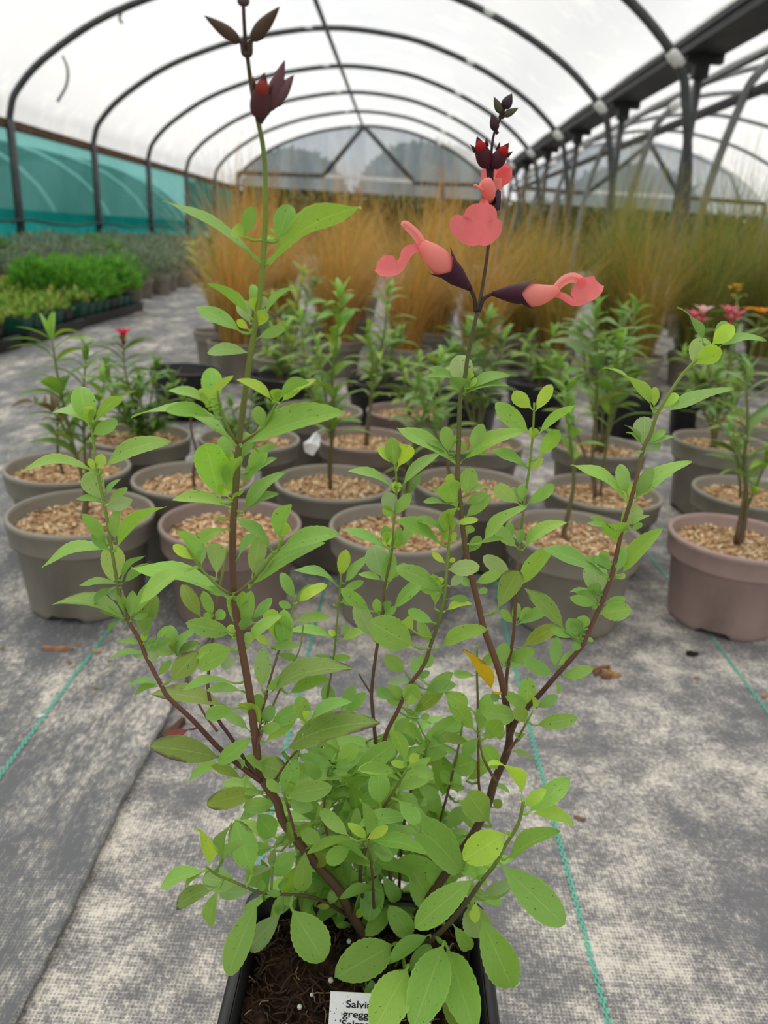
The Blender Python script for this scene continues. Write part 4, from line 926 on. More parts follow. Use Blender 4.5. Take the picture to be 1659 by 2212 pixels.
# ---------------------------------------------------------------- nursery pots
def pot_mesh(r=0.087, h=0.122, seg=44):
    base = r*0.80
    def nf(i, k, z):
        if i in (0, 1) and (k % (seg//4)) in (0, 1, 2): return 0.006
        return z
    prof = [(base*0.9, 0.004), (base-0.003, 0.0), (base, 0.003), (base+0.0015, 0.008), (r-0.0075, h-0.032), (r-0.003, h-0.031), (r-0.0045, h-0.045), (r-0.0048, h-0.046)]
    prof = [(base*0.6, 0.006), (base-0.002, 0.0), (base, 0.003), (base+0.001, 0.009), (r-0.0075, h-0.030), (r-0.0045, h-0.0285), (r-0.002, h-0.006), (r, h-0.005), (r+0.001, h-0.002), (r, h), (r-0.003, h), (r-0.004, h-0.004), (r-0.010, h-0.04), (0.001, h-0.04)]
    def fn(i, k, z):
        if i in (1, 2) and (k % (seg//4)) in (0, 1, 2, 3): return 0.0085
        return z
    return lathe(prof, seg, (0, 0), fn)
def rim_mesh(r=0.087, h=0.122): return lathe([(r-0.010, h-0.0310), (r-0.0012, h-0.0305), (r-0.0008, h-0.028), (r+0.0008, h-0.007), (r+0.0018, h-0.006), (r+0.0022, h-0.002), (r+0.001, h+0.0008), (r-0.003, h+0.0008), (r-0.0035, h-0.003)], 44)
POTM = {}
def pot_me(kind):
    if kind not in POTM:
        v, f = pot_mesh(); me = mesh('pot', v, f); me.materials.append(M[kind])
        v, f = rim_mesh(); m2 = mesh('rim', v, f); m2.materials.append(M[kind]); POTM[kind] = (me, m2)
    return POTM[kind]
def mulch_me(seed):
    rr = random.Random(seed); b = MB(); n = 30
    v, f = lathe([(0.0005, 0.108), (0.03, 0.1085), (0.055, 0.107), (0.0785, 0.105)], 28)
    b.add([(p[0], p[1], p[2]+rr.uniform(-0.0015, 0.0015)) for p in v], f, (0.46, 0.30, 0.16))
    for k in range(620):
        a = rr.uniform(0, 6.28); r = 0.0765*math.sqrt(rr.random()); x, y = r*math.cos(a), r*math.sin(a)
        L, W, T = rr.uniform(0.003, 0.011), rr.uniform(0.0015, 0.004), rr.uniform(0.0006, 0.0016)
        mt = Matrix.Translation((x, y, 0.1085-0.02*(r/0.0785)**4*0.15+rr.uniform(0, 0.003))) @ Matrix.Rotation(rr.uniform(0, 6.28), 4, 'Z') @ Matrix.Rotation(rr.uniform(-0.6, 0.6), 4, 'Y') @ Matrix.Rotation(rr.uniform(-0.5, 0.5), 4, 'X')
        vv, ff = box(-L/2, L/2, -W/2, W/2, -T/2, T/2); vv = [mt @ Vector(p) for p in vv]
        vv = [p for p in vv]
        c = rr.choice([(0.74, 0.50, 0.27), (0.84, 0.62, 0.38), (0.66, 0.42, 0.21), (0.48, 0.28, 0.13), (0.92, 0.74, 0.50), (0.30, 0.17, 0.08)])
        b.add(vv, ff, c)
    return b.me('mulch', False)
MULCH = [mulch_me(i) for i in range(3)]
for m_ in MULCH: m_.materials.append(M['chips'])
soil_me = mesh('compost', *lathe([(0.0005, 0.104), (0.04, 0.105), (0.0785, 0.102)], 24)); soil_me.materials.append(M['soil'])
BGL = []
for sd_, (wd, bn, fd) in enumerate(((0.24, 0.18, 0.25), (0.30, 0.3, 0.3), (0.20, 0.1, 0.35), (0.34, 0.22, 0.2))):
    v, f, uv = leaf_geo(1, wd, 'lance', bn, fd, 8, 0.02); m_ = mesh('leaf', v, f, None, uv); m_.materials.append(M['bgleaf']); BGL.append(m_)
def place_leaf(root, P, direction, L, col, rr, wf=1.0, upv=None, me=None):
    a = Vector(direction).normalized(); up = Vector(upv or (0, 0, 1))
    s = a.cross(up)
    if s.length < 1e-3: s = Vector((1, 0, 0))
    s.normalize(); nn = s.cross(a)
    rot = Matrix((s, a, nn)).transposed().to_4x4() @ Matrix.Rotation(rr.uniform(-0.5, 0.5), 4, 'Y')
    o = bpy.data.objects.new('leaf', me or BGL[rr.randrange(len(BGL))]); COL.objects.link(o); o.parent = root
    o.matrix_local = Matrix.Translation(Vector(P)) @ rot @ Matrix.Diagonal((L*wf, L, L, 1))
    o.color = (*col, 1); return o
def potted(name, label, X, Y, kind='pot_taupe', mulch=True, group=None, scale=1.0, hs=1.0, cat='potted plant'):
    if X > -1.3: X, Y = X*1.038, Y*1.038
    t = thing(name, label, cat, (X, Y, 0.004 if X < -0.29 else 0.0), group)
    a, r_ = pot_me(kind); p = obj('pot', a, None, t); obj('rim', r_, None, p)
    p.rotation_euler = (0, 0, math.radians(66+R.uniform(-18, 18)))
    m_ = obj('mulch', MULCH[R.randrange(3)], None, t) if mulch else obj('compost', soil_me, None, t)
    if mulch: stuff(m_); m_.rotation_euler = (0, 0, R.uniform(0, 6.28))
    p.scale = (scale, scale, hs); m_.scale = (scale, scale, 1); m_.location = (0, 0, 0.115*(hs-1))
    return t
def bgstem(t, pts, Y, w0=5, w1=9, cols=((0.22, 0.30, 0.08), (0.13, 0.07, 0.045)), dys=0.0, h=0.106, rr=R):
    """stem from tip (pixels) down to the mulch; returns samples"""
    base = np.array(t.location); n = len(pts); P = []
    for i, q in enumerate(pts):
        s = i/(n-1); P.append(PY(q[0], q[1], Y*1.038+dys*(1-s))-base)
    last = P[-1]; root = np.array([last[0]*0.6, last[1]*0.3, h]);
    if np.hypot(last[0], last[1]) > 0.06: root = np.array([last[0]/np.hypot(last[0], last[1])*0.05, last[1], h]); root[1] = 0
    P.append(root); S = smooth_path(P, 4); m_ = depth(S[0]+base)/F; k = len(S)
    rad = [0.5*m_*(w0+(w1-w0)*i/(k-1)) for i in range(k)]
    cc = []
    for i in range(k): c = np.array(cols[0])*(1-i/(k-1))+np.array(cols[1])*(i/(k-1)); cc += [c]*6
    v, f = tube(S, rad, 6); b = MB(); b.add(v, f, cc); b.build('stem', M['stem'], t)
    return S
def leafy(t, S, n, L, col, frac=0.6, rr=R, spread=0.9, upb=0.5, alt=None, wf=1.0, topl=True, me=None):
    k = len(S); m_ = int(k*frac); n = int(n*1.35+0.5); L = L*1.25
    for j in range(n):
        i = min(k-2, int(m_*j/max(1, n))); p = S[i]; ax = S[i]-S[min(i+1, k-1)]; ax = ax/(np.linalg.norm(ax)+1e-9)
        a = rr.uniform(0, 6.28) if alt is None else alt+j*1.57
        for q in range(2):
            an = a+q*math.pi; d = np.array([math.cos(an), math.sin(an), 0])*spread+ax*upb+np.array([0, 0, rr.uniform(-0.15, 0.2)])
            c = np.array(col)*rr.uniform(0.75, 1.3)*np.array([rr.uniform(0.85, 1.25), 1, rr.uniform(0.8, 1.1)])
            place_leaf(t, p, d, L*rr.uniform(0.7, 1.15)*(0.65+0.35*min(1, j/2)), c, rr, wf, me=me)
    if topl:
        for q in range(3):
            d = np.array([rr.uniform(-0.5, 0.5), rr.uniform(-0.5, 0.5), 1.0]); place_leaf(t, S[0], d, L*0.6, np.array(col)*1.3, rr, wf, me=me)
G1 = (0.20, 0.37, 0.06); G2 = (0.13, 0.26, 0.045); G3 = (0.24, 0.40, 0.09); GB = (0.20, 0.34, 0.11)
NP_ = 'potted_perennial'
# front row
t = potted(NP_, 'taupe pot holding a leaning leafy plant on a dark forked stem', -0.369, 0.867)
S = bgstem(t, [(112, 735), (128, 830), (150, 930), (180, 1040), (188, 1100)], 0.9, 4, 13, ((0.2, 0.25, 0.07), (0.11, 0.06, 0.035)), -0.02); leafy(t, S, 7, 0.048, G1, 0.6)
S = bgstem(t, [(185, 780), (180, 860), (182, 960), (188, 1060)], 0.9, 4, 9, dys=0.02); leafy(t, S, 6, 0.042, G2, 0.6)
S = bgstem(t, [(225, 830), (205, 910), (192, 1000), (188, 1080)], 0.9, 4, 8, dys=0.0); leafy(t, S, 5, 0.04, G1, 0.5)
S = bgstem(t, [(75, 870), (115, 890), (150, 950), (182, 1050)], 0.9, 4, 8); leafy(t, S, 3, 0.035, (0.14, 0.09, 0.04), 0.5, topl=False)
t = potted(NP_, 'taupe brown pot of pale bark with the thick salvia stem rising before it', -0.189, 0.872, 'pot_brown')
S = bgstem(t, [(505, 1020), (500, 1090)], 0.87, 3, 6, ((0.2, 0.12, 0.08), (0.12, 0.07, 0.05)))
t = potted(NP_, 'taupe pot with a slim dark reddish stem carrying small leaves, before the white tag', 0.015, 0.891)
S = bgstem(t, [(932, 850), (905, 925), (885, 1010), (874, 1090)], 0.9, 4, 10, ((0.15, 0.2, 0.06), (0.10, 0.035, 0.035))); leafy(t, S, 9, 0.036, G2, 0.75)
t = potted(NP_, 'taupe pot with a crooked red-brown stem standing beside the pinkish pot', 0.237, 0.909)
S = bgstem(t, [(1225, 850), (1232, 950), (1240, 1040), (1225, 1120), (1218, 1150)], 0.92, 5, 15, ((0.2, 0.25, 0.07), (0.12, 0.045, 0.045))); leafy(t, S, 5, 0.042, G1, 0.35)
t = potted(NP_, 'pinkish plastic pot topped with bark chips and a forked leafy stem', 0.453, 0.933, 'pot_pink')
S = bgstem(t, [(1612, 830), (1615, 910), (1608, 1000), (1613, 1080), (1604, 1150)], 0.94, 5, 15, ((0.2, 0.25, 0.07), (0.13, 0.07, 0.05))); leafy(t, S, 7, 0.05, GB, 0.6)
S = bgstem(t, [(1690, 920), (1655, 1000), (1625, 1070), (1608, 1120)], 0.94, 4, 8); leafy(t, S, 5, 0.045, G1, 0.6)
S = bgstem(t, [(1575, 940), (1592, 990), (1610, 1050)], 0.94, 4, 8); leafy(t, S, 3, 0.04, GB, 0.6)
# second row
t = potted(NP_, 'taupe pot of bark chips half hidden behind the leaning dark-stemmed plant', -0.458, 1.043)
S = bgstem(t, [(128, 850), (125, 930), (126, 985)], 1.04, 4, 8, ((0.15, 0.1, 0.05), (0.12, 0.07, 0.05))); leafy(t, S, 4, 0.035, G2, 0.6)
t = potted(NP_, 'taupe pot with one bare brown twig, close by the salvia', -0.276, 1.034)
S = bgstem(t, [(420, 850), (412, 920), (425, 980), (418, 1020)], 1.03, 5, 9, ((0.16, 0.10, 0.05), (0.12, 0.07, 0.045)))
t = potted(NP_, 'taupe pot holding an upright plant with narrow leaves and a white hanging tag', -0.079, 1.059)
tagpot = t
S = bgstem(t, [(735, 650), (728, 730), (718, 820), (722, 910), (712, 1000)], 1.06, 4, 11, ((0.2, 0.28, 0.07), (0.09, 0.05, 0.03))); leafy(t, S, 10, 0.05, G1, 0.72)
S = bgstem(t, [(685, 760), (700, 840), (715, 930), (712, 1000)], 1.06, 4, 8, dys=0.03); leafy(t, S, 7, 0.045, G3, 0.7)
S = bgstem(t, [(655, 830), (690, 880), (714, 950)], 1.06, 4, 7); leafy(t, S, 4, 0.045, G2, 0.6)
t = potted(NP_, 'taupe pot of pale chips with low leafy plant, behind the salvia flower stem', 0.122, 1.088)
S = bgstem(t, [(948, 790), (950, 870), (958, 960), (975, 1030)], 1.09, 4, 8); leafy(t, S, 8, 0.045, G3, 0.6)
S = bgstem(t, [(905, 840), (925, 900), (960, 980)], 1.09, 4, 7); leafy(t, S, 5, 0.045, GB, 0.6)
t = potted(NP_, 'taupe pot with several woody stems and big lance-shaped leaves', 0.318, 1.094)
S = bgstem(t, [(1285, 690), (1290, 780), (1288, 880), (1280, 980), (1285, 1040)], 1.1, 5, 10, ((0.2, 0.26, 0.08), (0.13, 0.075, 0.05))); leafy(t, S, 7, 0.062, GB, 0.5, wf=1.15)
S = bgstem(t, [(1335, 760), (1325, 850), (1312, 950), (1300, 1040)], 1.1, 4, 9); leafy(t, S, 6, 0.055, G1, 0.5)
S = bgstem(t, [(1205, 800), (1222, 870), (1255, 960), (1280, 1030)], 1.1, 4, 8); leafy(t, S, 5, 0.045, G1, 0.45)
t = potted(NP_, 'taupe pot behind the pinkish pot, its mulch greened with moss', 0.555, 1.135)
S = bgstem(t, [(1580, 880), (1588, 960), (1598, 1040)], 1.13, 4, 8); leafy(t, S, 5, 0.05, GB, 0.6)
# third row
t = potted(NP_, 'taupe pot with a bushy dark green plant bearing one red flower', -0.42, 1.235)
redpot = t
S = bgstem(t, [(267, 742), (270, 800), (290, 870), (308, 940)], 1.24, 4, 8); leafy(t, S, 8, 0.045, G2, 0.75, topl=False); redtip = S[0]
for pp in ([(335, 800), (325, 870), (312, 940)], [(375, 830), (345, 890), (315, 940)], [(230, 800), (260, 870), (300, 940)], [(300, 820), (305, 880), (310, 940)], [(395, 870), (350, 910), (318, 945)], [(250, 880), (280, 910), (305, 945)]):
    S = bgstem(t, pp, 1.24, 4, 6, dys=R.uniform(-0.04, 0.04)); leafy(t, S, 6, 0.045, G2, 0.8)
t = potted(NP_, 'taupe pot with a white sticker on its side and seedlings inside', -0.242, 1.273)
stickpot = t
for pp in ([(500, 880), (515, 930)], [(545, 870), (535, 930)], [(475, 900), (500, 935)], [(585, 890), (550, 935)]):
    S = bgstem(t, pp, 1.27, 4, 5); leafy(t, S, 4, 0.038, G2, 0.9)
t = potted(NP_, 'brown pot with a straight bare stem leafing out high up', -0.045, 1.318, 'pot_brown')
S = bgstem(t, [(838, 640), (830, 720), (812, 800), (800, 880), (792, 930)], 1.31, 4, 10, ((0.2, 0.27, 0.08), (0.15, 0.09, 0.06))); leafy(t, S, 9, 0.042, G3, 0.6)
S = bgstem(t, [(795, 720), (805, 790), (800, 860)], 1.31, 4, 7, dys=0.02); leafy(t, S, 5, 0.04, G1, 0.6)
t = potted(NP_, 'taupe pot with a grey-green leafy plant behind the salvia flower stem', 0.152, 1.35)
for pp in ([(1010, 730), (1020, 820), (1025, 930)], [(1090, 740), (1060, 830), (1035, 930)], [(975, 770), (1000, 850), (1025, 935)], [(1050, 700), (1045, 800), (1032, 930)]):
    S = bgstem(t, pp, 1.35, 4, 8, dys=R.uniform(-0.03, 0.03)); leafy(t, S, 6, 0.055, GB, 0.6, wf=1.1)
t = potted(NP_, 'taupe pot crowded with brown stems and tall leaves, behind the woody-stemmed pot', 0.378, 1.371)
for pp in ([(1370, 680), (1350, 780), (1325, 900), (1310, 950)], [(1300, 760), (1300, 850), (1300, 940)], [(1345, 690), (1335, 800), (1310, 930)], [(1255, 720), (1270, 830), (1290, 940)]):
    S = bgstem(t, pp, 1.36, 4, 8, ((0.2, 0.28, 0.08), (0.14, 0.08, 0.05)), R.uniform(-0.03, 0.03)); leafy(t, S, 6, 0.055, GB, 0.55)
t = potted(NP_, 'taller taupe pot with pale stems below the pink flowers', 0.605, 1.39, hs=1.15)
astro = t
for pp in ([(1512, 705), (1530, 790), (1540, 880), (1540, 930)], [(1582, 700), (1575, 790), (1555, 880), (1545, 930)]):
    S = bgstem(t, pp, 1.38, 4, 7, ((0.2, 0.28, 0.08), (0.18, 0.12, 0.07)), h=0.122); leafy(t, S, 6, 0.045, GB, 0.7, topl=False)
for pp in ([(1490, 840), (1515, 880), (1538, 930)], [(1605, 800), (1580, 870), (1550, 930)]):
    S = bgstem(t, pp, 1.38, 4, 7, h=0.122); leafy(t, S, 5, 0.045, GB, 0.7)
# fourth row
t = potted(NP_, 'tall plain taupe pot beside the white hanging tag', -0.145, 1.475, hs=1.1)
S = bgstem(t, [(650, 700), (660, 790), (680, 870)], 1.47, 4, 7); leafy(t, S, 7, 0.05, G3, 0.8)
t = potted(NP_, 'brown pot of mossy chips with a yellowish bud spike', 0.030, 1.565, 'pot_brown')
for pp in ([(905, 790), (900, 840), (890, 880)], [(870, 800), (878, 850), (882, 880)]):
    S = bgstem(t, pp, 1.56, 4, 6); leafy(t, S, 5, 0.05, G3, 0.8)
t = potted(NP_, 'taupe pot under the orange flower', 0.765, 1.70)
orangep = t
for pp in ([(1640, 690), (1620, 770), (1590, 860)], [(1592, 650), (1585, 750), (1575, 860)], [(1540, 790), (1555, 840), (1570, 880)]):
    S = bgstem(t, pp, 1.70, 4, 7); leafy(t, S, 5, 0.05, GB, 0.7, topl=False)
BLK = [(-0.514, 1.873, 'black pot with bare soil on the fabric beside the bushy red-flowered plant'), (-0.276, 1.89, 'black pot with narrow upright leaves before the yellow variegated shrub'), (-0.035, 1.895, 'black pot behind the brown pot with the straight bare stem'), (0.377, 2.03, 'black pot with dry soil in front of the orange grass'), (0.60, 1.99, 'black pot behind the tall lance-leaved plant'), (0.80, 2.0, 'black pot behind the pink flowers'), (0.17, 1.82, 'black pot behind the grey-green leafy plant')]
for i, (X, Y, lab) in enumerate(BLK):
    t = potted(NP_, lab, X, Y, 'pot_black', False)
    x, y = px((X*1.038, Y*1.038, 0.105))
    for q in range(0 if i == 0 else 4):
        S = bgstem(t, [(x+R.uniform(-45, 45), y-R.uniform(50, 110)), (x+R.uniform(-15, 15), y-30)], Y, 3, 5, h=0.103); leafy(t, S, 4, 0.06, G3 if i % 2 else GB, 0.9)

# shrub with cream edged leaves, and its slim neighbour
def varieg(X, Y, lab, tops, kind='pot_taupe'):
    t = potted('variegated_shrub', lab, X, Y, kind, False)
    for x, y in tops:
        bx, by = px((X*1.038, Y*1.038, 0.108)); S = bgstem(t, [(x, y), (x*0.6+bx*0.4, y*0.6+by*0.4), (bx+(x-bx)*0.1, by-10)], Y, 3, 7, ((0.3, 0.3, 0.1), (0.14, 0.09, 0.06)), R.uniform(-0.05, 0.05), 0.103)
        leafy(t, S, 6, 0.05, (0.42, 0.48, 0.10) if R.random() < 0.6 else (0.2, 0.34, 0.14), 0.6, spread=0.7, upb=0.8)
varieg(-0.314, 2.15, 'shrub with cream and yellow edged leaves in a taupe pot before the orange grass', [(590, 650), (640, 640), (680, 620), (700, 680), (560, 680), (620, 690), (655, 600)])
varieg(-0.60, 2.62, 'slim shrub with yellow-green shoot tips beside the path', [(420, 540), (445, 590), (480, 640), (510, 610), (455, 530)])

# ---------------------------------------------------------------- ornamental grasses
def grass_me(seed, h, cols, n=620, spread=0.62):
    rr = random.Random(seed); b = MB()
    for k in range(n):
        a = rr.uniform(0, 6.28); r0_ = 0.045*math.sqrt(rr.random()); p = np.array([r0_*math.cos(a), r0_*math.sin(a), 0.10])
        a += rr.gauss(0, 0.5); hh = h*(rr.uniform(0.45, 0.95) if rr.random() < 0.82 else rr.uniform(0.95, 1.3)); lean = (rr.random()**0.8)*spread; dr = np.array([math.cos(a), math.sin(a), 0]); sd2 = np.array([-dr[1], dr[0], 0])
        wd = rr.uniform(0.0009, 0.0021); c = np.array(cols[rr.randrange(len(cols))])*rr.uniform(0.8, 1.25); c2 = np.array(cols[rr.randrange(len(cols))])*rr.uniform(0.8, 1.25)
        V = []; C = []; ns_ = 7
        for i in range(ns_+1):
            t = i/ns_; q = p+dr*(lean*hh*(0.25*t+0.9*t**2.2))+np.array([0, 0, hh*(t-0.42*(lean/spread)**2*t**3)])+sd2*(0.03*math.sin(t*4+k))*t
            w_ = wd*(1-t*0.8); V += [q-sd2*w_, q+sd2*w_]; C += [c*(1-t)+c2*t]*2
        b.add(V, [(2*i, 2*i+1, 2*i+3, 2*i+2) for i in range(ns_)], C)
    me = b.me('blades'); me.materials.append(M['blade']); return me
OR = [(0.72, 0.36, 0.07), (0.62, 0.32, 0.06), (0.52, 0.36, 0.09), (0.36, 0.32, 0.07), (0.75, 0.50, 0.20)]
MIXG = [(0.58, 0.32, 0.06), (0.42, 0.31, 0.06), (0.27, 0.28, 0.05), (0.60, 0.38, 0.11), (0.22, 0.25, 0.045)]
GRG = [(0.20, 0.28, 0.05), (0.26, 0.31, 0.065), (0.36, 0.31, 0.075), (0.16, 0.23, 0.04), (0.46, 0.31, 0.09)]
GM = {'o': [grass_me(1, 0.52, OR), grass_me(2, 0.50, OR)], 'm': [grass_me(3, 0.52, MIXG), grass_me(4, 0.48, MIXG)], 'g': [grass_me(5, 0.56, GRG, 700), grass_me(6, 0.54, GRG, 700)]}
GLAB = {'o': ('clump of burnt orange hair grass in a taupe pot', 'orange grasses in pots'), 'm': ('clump of bronze and olive hair grass in a taupe pot', 'bronze grasses in pots'), 'g': ('clump of arching olive green hair grass in a taupe pot', 'olive green grasses in pots')}
GP = [(-0.50, 2.40, 'o', 0.95), (0.028, 2.528, 'o', 1), (0.26, 2.53, 'o', 1), (0.54, 2.743, 'm', 1), (0.828, 2.685, 'm', 1), (1.06, 2.82, 'g', 1.05), (1.34, 2.893, 'g', 1.12), (-0.2, 2.62, 'o', 1)]
for j, Y in enumerate((3.0, 3.4, 3.9, 4.5)):
    X = -0.62-0.05*j+0.12*(j % 2)
    while X < 1.55+0.33*(Y-2.4):
        kk = 'o' if X < 0.25+0.1*j else ('m' if X < 0.75+0.12*j else 'g')
        GP.append((X+R.uniform(-0.03, 0.03), Y+R.uniform(-0.04, 0.04), kk, R.uniform(0.95, 1.12)*(1.08 if kk == 'g' else 1))); X += 0.36 if j < 2 else 0.45
for i, (X, Y, kk, s_) in enumerate(GP):
    lab, grp = GLAB[kk]
    t = potted('potted_grass', lab, X, Y, 'pot_taupe', False, grp)
    o = obj('blades', GM[kk][i % 2], None, t); stuff(o); o.scale = (s_, s_, s_); o.rotation_euler = (0, 0, R.uniform(0, 6.28)); o.location = (0, 0, 0.10*(1-s_))

# ---------------------------------------------------------------- flowers on the nursery plants
def petal_flower(t, P, n, L, col, col2, name, lab, up=0.6, wf=1.0):
    rr = R; b = MB(); v, f = lathe([(0.0005, -L*0.35), (L*0.10, -L*0.2), (L*0.16, 0), (0.0005, L*0.06)], 8); b.add([np.array(p)+P for p in v], f, col2)
    o = b.build(name, M['petal'], t); o['label'] = lab
    v0, f0, uv0 = leaf_geo(1, 0.42*wf, 'lance', 0.15, 0.3, 6, 0.0)
    for k in range(n):
        a = 2*math.pi*k/n+0.3; d = Vector((math.cos(a), math.sin(a), up)).normalized(); s = d.cross(Vector((0, 0, 1))).normalized(); nn = s.cross(d)
        W = v0[:, :1]*np.array(s)*L+v0[:, 1:2]*np.array(d)*L+v0[:, 2:3]*np.array(nn)*L+np.array(P)
        b = MB(); b.add(W, f0, np.array(col)*rr.uniform(0.85, 1.1), uv0); b.build('petal', M['petal'], o)
petal_flower(redpot, redtip+np.array([0, 0, 0.004]), 9, 0.026, (0.75, 0.03, 0.07), (0.3, 0.05, 0.05), 'flower', 'red flower with narrow upright petals', 1.8, 0.8)
b0 = np.array(astro.location)
for x, y in ((1497, 690), (1518, 680), (1508, 705), (1572, 680), (1588, 690), (1580, 702)):
    petal_flower(astro, PY(x, y, 1.433)-b0, 6, 0.026, (0.92, 0.62, 0.60) if (x//2) % 2 else (0.80, 0.20, 0.26), (0.6, 0.2, 0.2), 'flower', 'pink and white flower', 1.0, 1.2)
b0 = np.array(orangep.location)
petal_flower(orangep, PY(1642, 676, 1.765)-b0, 6, 0.045, (0.9, 0.30, 0.01), (0.25, 0.1, 0.03), 'flower', 'orange flower with separate petals', 0.25, 1.1)
for k in range(5):
    petal_flower(orangep, PY(1590+R.uniform(-16, 16), 632+R.uniform(-14, 14), 1.78)-b0, 5, 0.012, (0.85, 0.5, 0.03), (0.6, 0.4, 0.05), 'flower', 'small yellow flower', 0.8, 1.1)

# white hanging tag and pot sticker
P0 = PY(684, 935, 1.05); tg = thing('hanging_tag', 'crumpled white tag hanging from the upright narrow-leaved plant', 'tag', P0)
out3 = [(684, 932), (692, 945), (690, 965), (676, 985), (658, 976), (655, 958), (668, 948), (676, 938)]
b = MB(); v = [PY(x, y, 1.05+0.004*math.sin(i*2.1))-P0 for i, (x, y) in enumerate(out3)]; c0 = sum(v)/len(v)+np.array([0, -0.004, 0]); n = len(v)
vb = [p+np.array([0, 0.001, 0]) for p in v]; b.add(v+[c0]+vb+[c0+np.array([0, 0.001, 0])], [(i, (i+1) % n, n) for i in range(n)]+[(n+1+i, n+1+n, n+1+(i+1) % n) for i in range(n)]+[(i, n+1+i, n+1+(i+1) % n, (i+1) % n) for i in range(n)])
b.build('paper', M['white_card'], tg, smooth=False)
b = MB(); b.add(*tube([PY(684, 934, 1.05)-P0, PY(700, 925, 1.07)-P0, PY(714, 930, 1.098)-P0], 0.0007, 5)); b.build('string', M['white_card'], tg)
sp_ = np.array(stickpot.location); v = []; f = []
for i in range(7):
    an = math.radians(-86+i*3.4)
    for z in (0.045, 0.085): r_ = 0.0706+(0.0795-0.0706)*(z-0.009)/0.083+0.0012; v.append((r_*math.cos(an), r_*math.sin(an), z))
for i in range(6): f.append((2*i, 2*i+2, 2*i+3, 2*i+1))
o = obj('sticker', mesh('sticker', v, f), M['white_card'], stickpot); o['label'] = 'white paper sticker'

# ---------------------------------------------------------------- trays and potted shrubs along the side
def bush_me(name, seed, n, rad, h, size, cols, narrow=0.3, z0=0.0):
    rr = random.Random(seed); b = MB()
    for k in range(n):
        a = rr.uniform(0, 6.28); r = rad*math.sqrt(rr.random()); zt = h*math.sqrt(max(0.05, 1-(r/rad)**2*0.8))*rr.uniform(0.3, 1.0)
        p = np.array([r*math.cos(a), r*math.sin(a), z0+zt]); d = np.array([math.cos(a)*0.7*r/rad+rr.gauss(0, 0.35), math.sin(a)*0.7*r/rad+rr.gauss(0, 0.35), 0.9]); d /= np.linalg.norm(d)
        s = np.cross(d, (rr.gauss(0, 1), rr.gauss(0, 1), 0.2)); s /= np.linalg.norm(s); L = size*rr.uniform(0.6, 1.3); w_ = L*narrow*0.5
        c = np.array(cols[rr.randrange(len(cols))])*rr.uniform(0.7, 1.3)
        b.add([p-d*L*0.1, p+d*L*0.45-s*w_, p+d*L, p+d*L*0.45+s*w_], [(0, 1, 2, 3)], c)
    for k in range(7):
        a = rr.uniform(0, 6.28); b.add(*tube([(0.008*math.cos(a), 0.008*math.sin(a), z0-0.01), (rad*0.5*math.cos(a), rad*0.5*math.sin(a), z0+h*0.6)], 0.0015, 4), (0.14, 0.16, 0.06))
    me = b.me(name, False); me.materials.append(M['foliage']); return me
def sqpot_me(kind, hw=0.045, h=0.09):
    v, f = loft([rsq(hw*0.74, 0, 0.006, 3), rsq(hw*0.96, h*0.86, 0.006, 3), rsq(hw, h*0.87, 0.006, 3), rsq(hw, h, 0.006, 3), rsq(hw*0.94, h, 0.006, 3), rsq(hw*0.9, h*0.85, 0.006, 3), rsq(hw*0.05, h*0.85, 0.001, 3)])
    me = mesh('pot', v, f, smooth=False); me.materials.append(M[kind]); return me
SQG, SQB = sqpot_me('pot_green'), sqpot_me('pot_black')
LIME = [(0.30, 0.46, 0.06), (0.40, 0.52, 0.09), (0.22, 0.36, 0.05), (0.45, 0.44, 0.12)]; BRIGHT = [(0.16, 0.42, 0.05), (0.22, 0.52, 0.06), (0.11, 0.32, 0.04)]
SILV = [(0.26, 0.33, 0.22), (0.20, 0.28, 0.16), (0.32, 0.38, 0.28), (0.14, 0.20, 0.10)]
BU = {'lime': [bush_me('foliage', 21, 300, 0.06, 0.10, 0.026, LIME, 0.6, 0.08), bush_me('foliage', 22, 300, 0.058, 0.085, 0.026, LIME, 0.6, 0.08)],
      'bright': [bush_me('foliage', 23, 650, 0.075, 0.17, 0.045, BRIGHT, 0.22, 0.08), bush_me('foliage', 24, 650, 0.075, 0.15, 0.045, BRIGHT, 0.22, 0.08)],
      'sparse': [bush_me('foliage', 25, 60, 0.05, 0.06, 0.025, LIME+BRIGHT, 0.5, 0.08)],
      'silver': [bush_me('foliage', 26, 700, 0.13, 0.20, 0.035, SILV, 0.25, 0.10), bush_me('foliage', 27, 700, 0.12, 0.17, 0.035, SILV, 0.25, 0.10)],
      'green': [bush_me('foliage', 28, 700, 0.12, 0.18, 0.04, BRIGHT+SILV, 0.3, 0.10)]}
def tray(X0, X1, Y0, Y1, lab):
    b = MB()
    for a in ((X0, X1, Y0, Y1, 0.006, 0.010), (X0-0.006, X0, Y0, Y1, 0.006, 0.05), (X1, X1+0.006, Y0, Y1, 0.006, 0.05), (X0-0.006, X1+0.006, Y0-0.006, Y0, 0.006, 0.05), (X0-0.006, X1+0.006, Y1, Y1+0.006, 0.006, 0.05), (X1+0.006, X1+0.016, Y0, Y1, 0.042, 0.05)): b.add(*box(*a))
    o = b.build('carry_tray', M['pot_black'], smooth=False); tag(o, lab, 'tray'); return o
TR = [(-2.37, -1.40, 2.30, 2.86, 'lime', 'black carry tray of low lime green plants'), (-2.37, -1.40, 2.92, 3.46, 'sparse', 'black carry tray of nearly bare green pots'), (-2.40, -1.42, 3.52, 4.34, 'bright', 'black carry tray of tall bright green plants')]
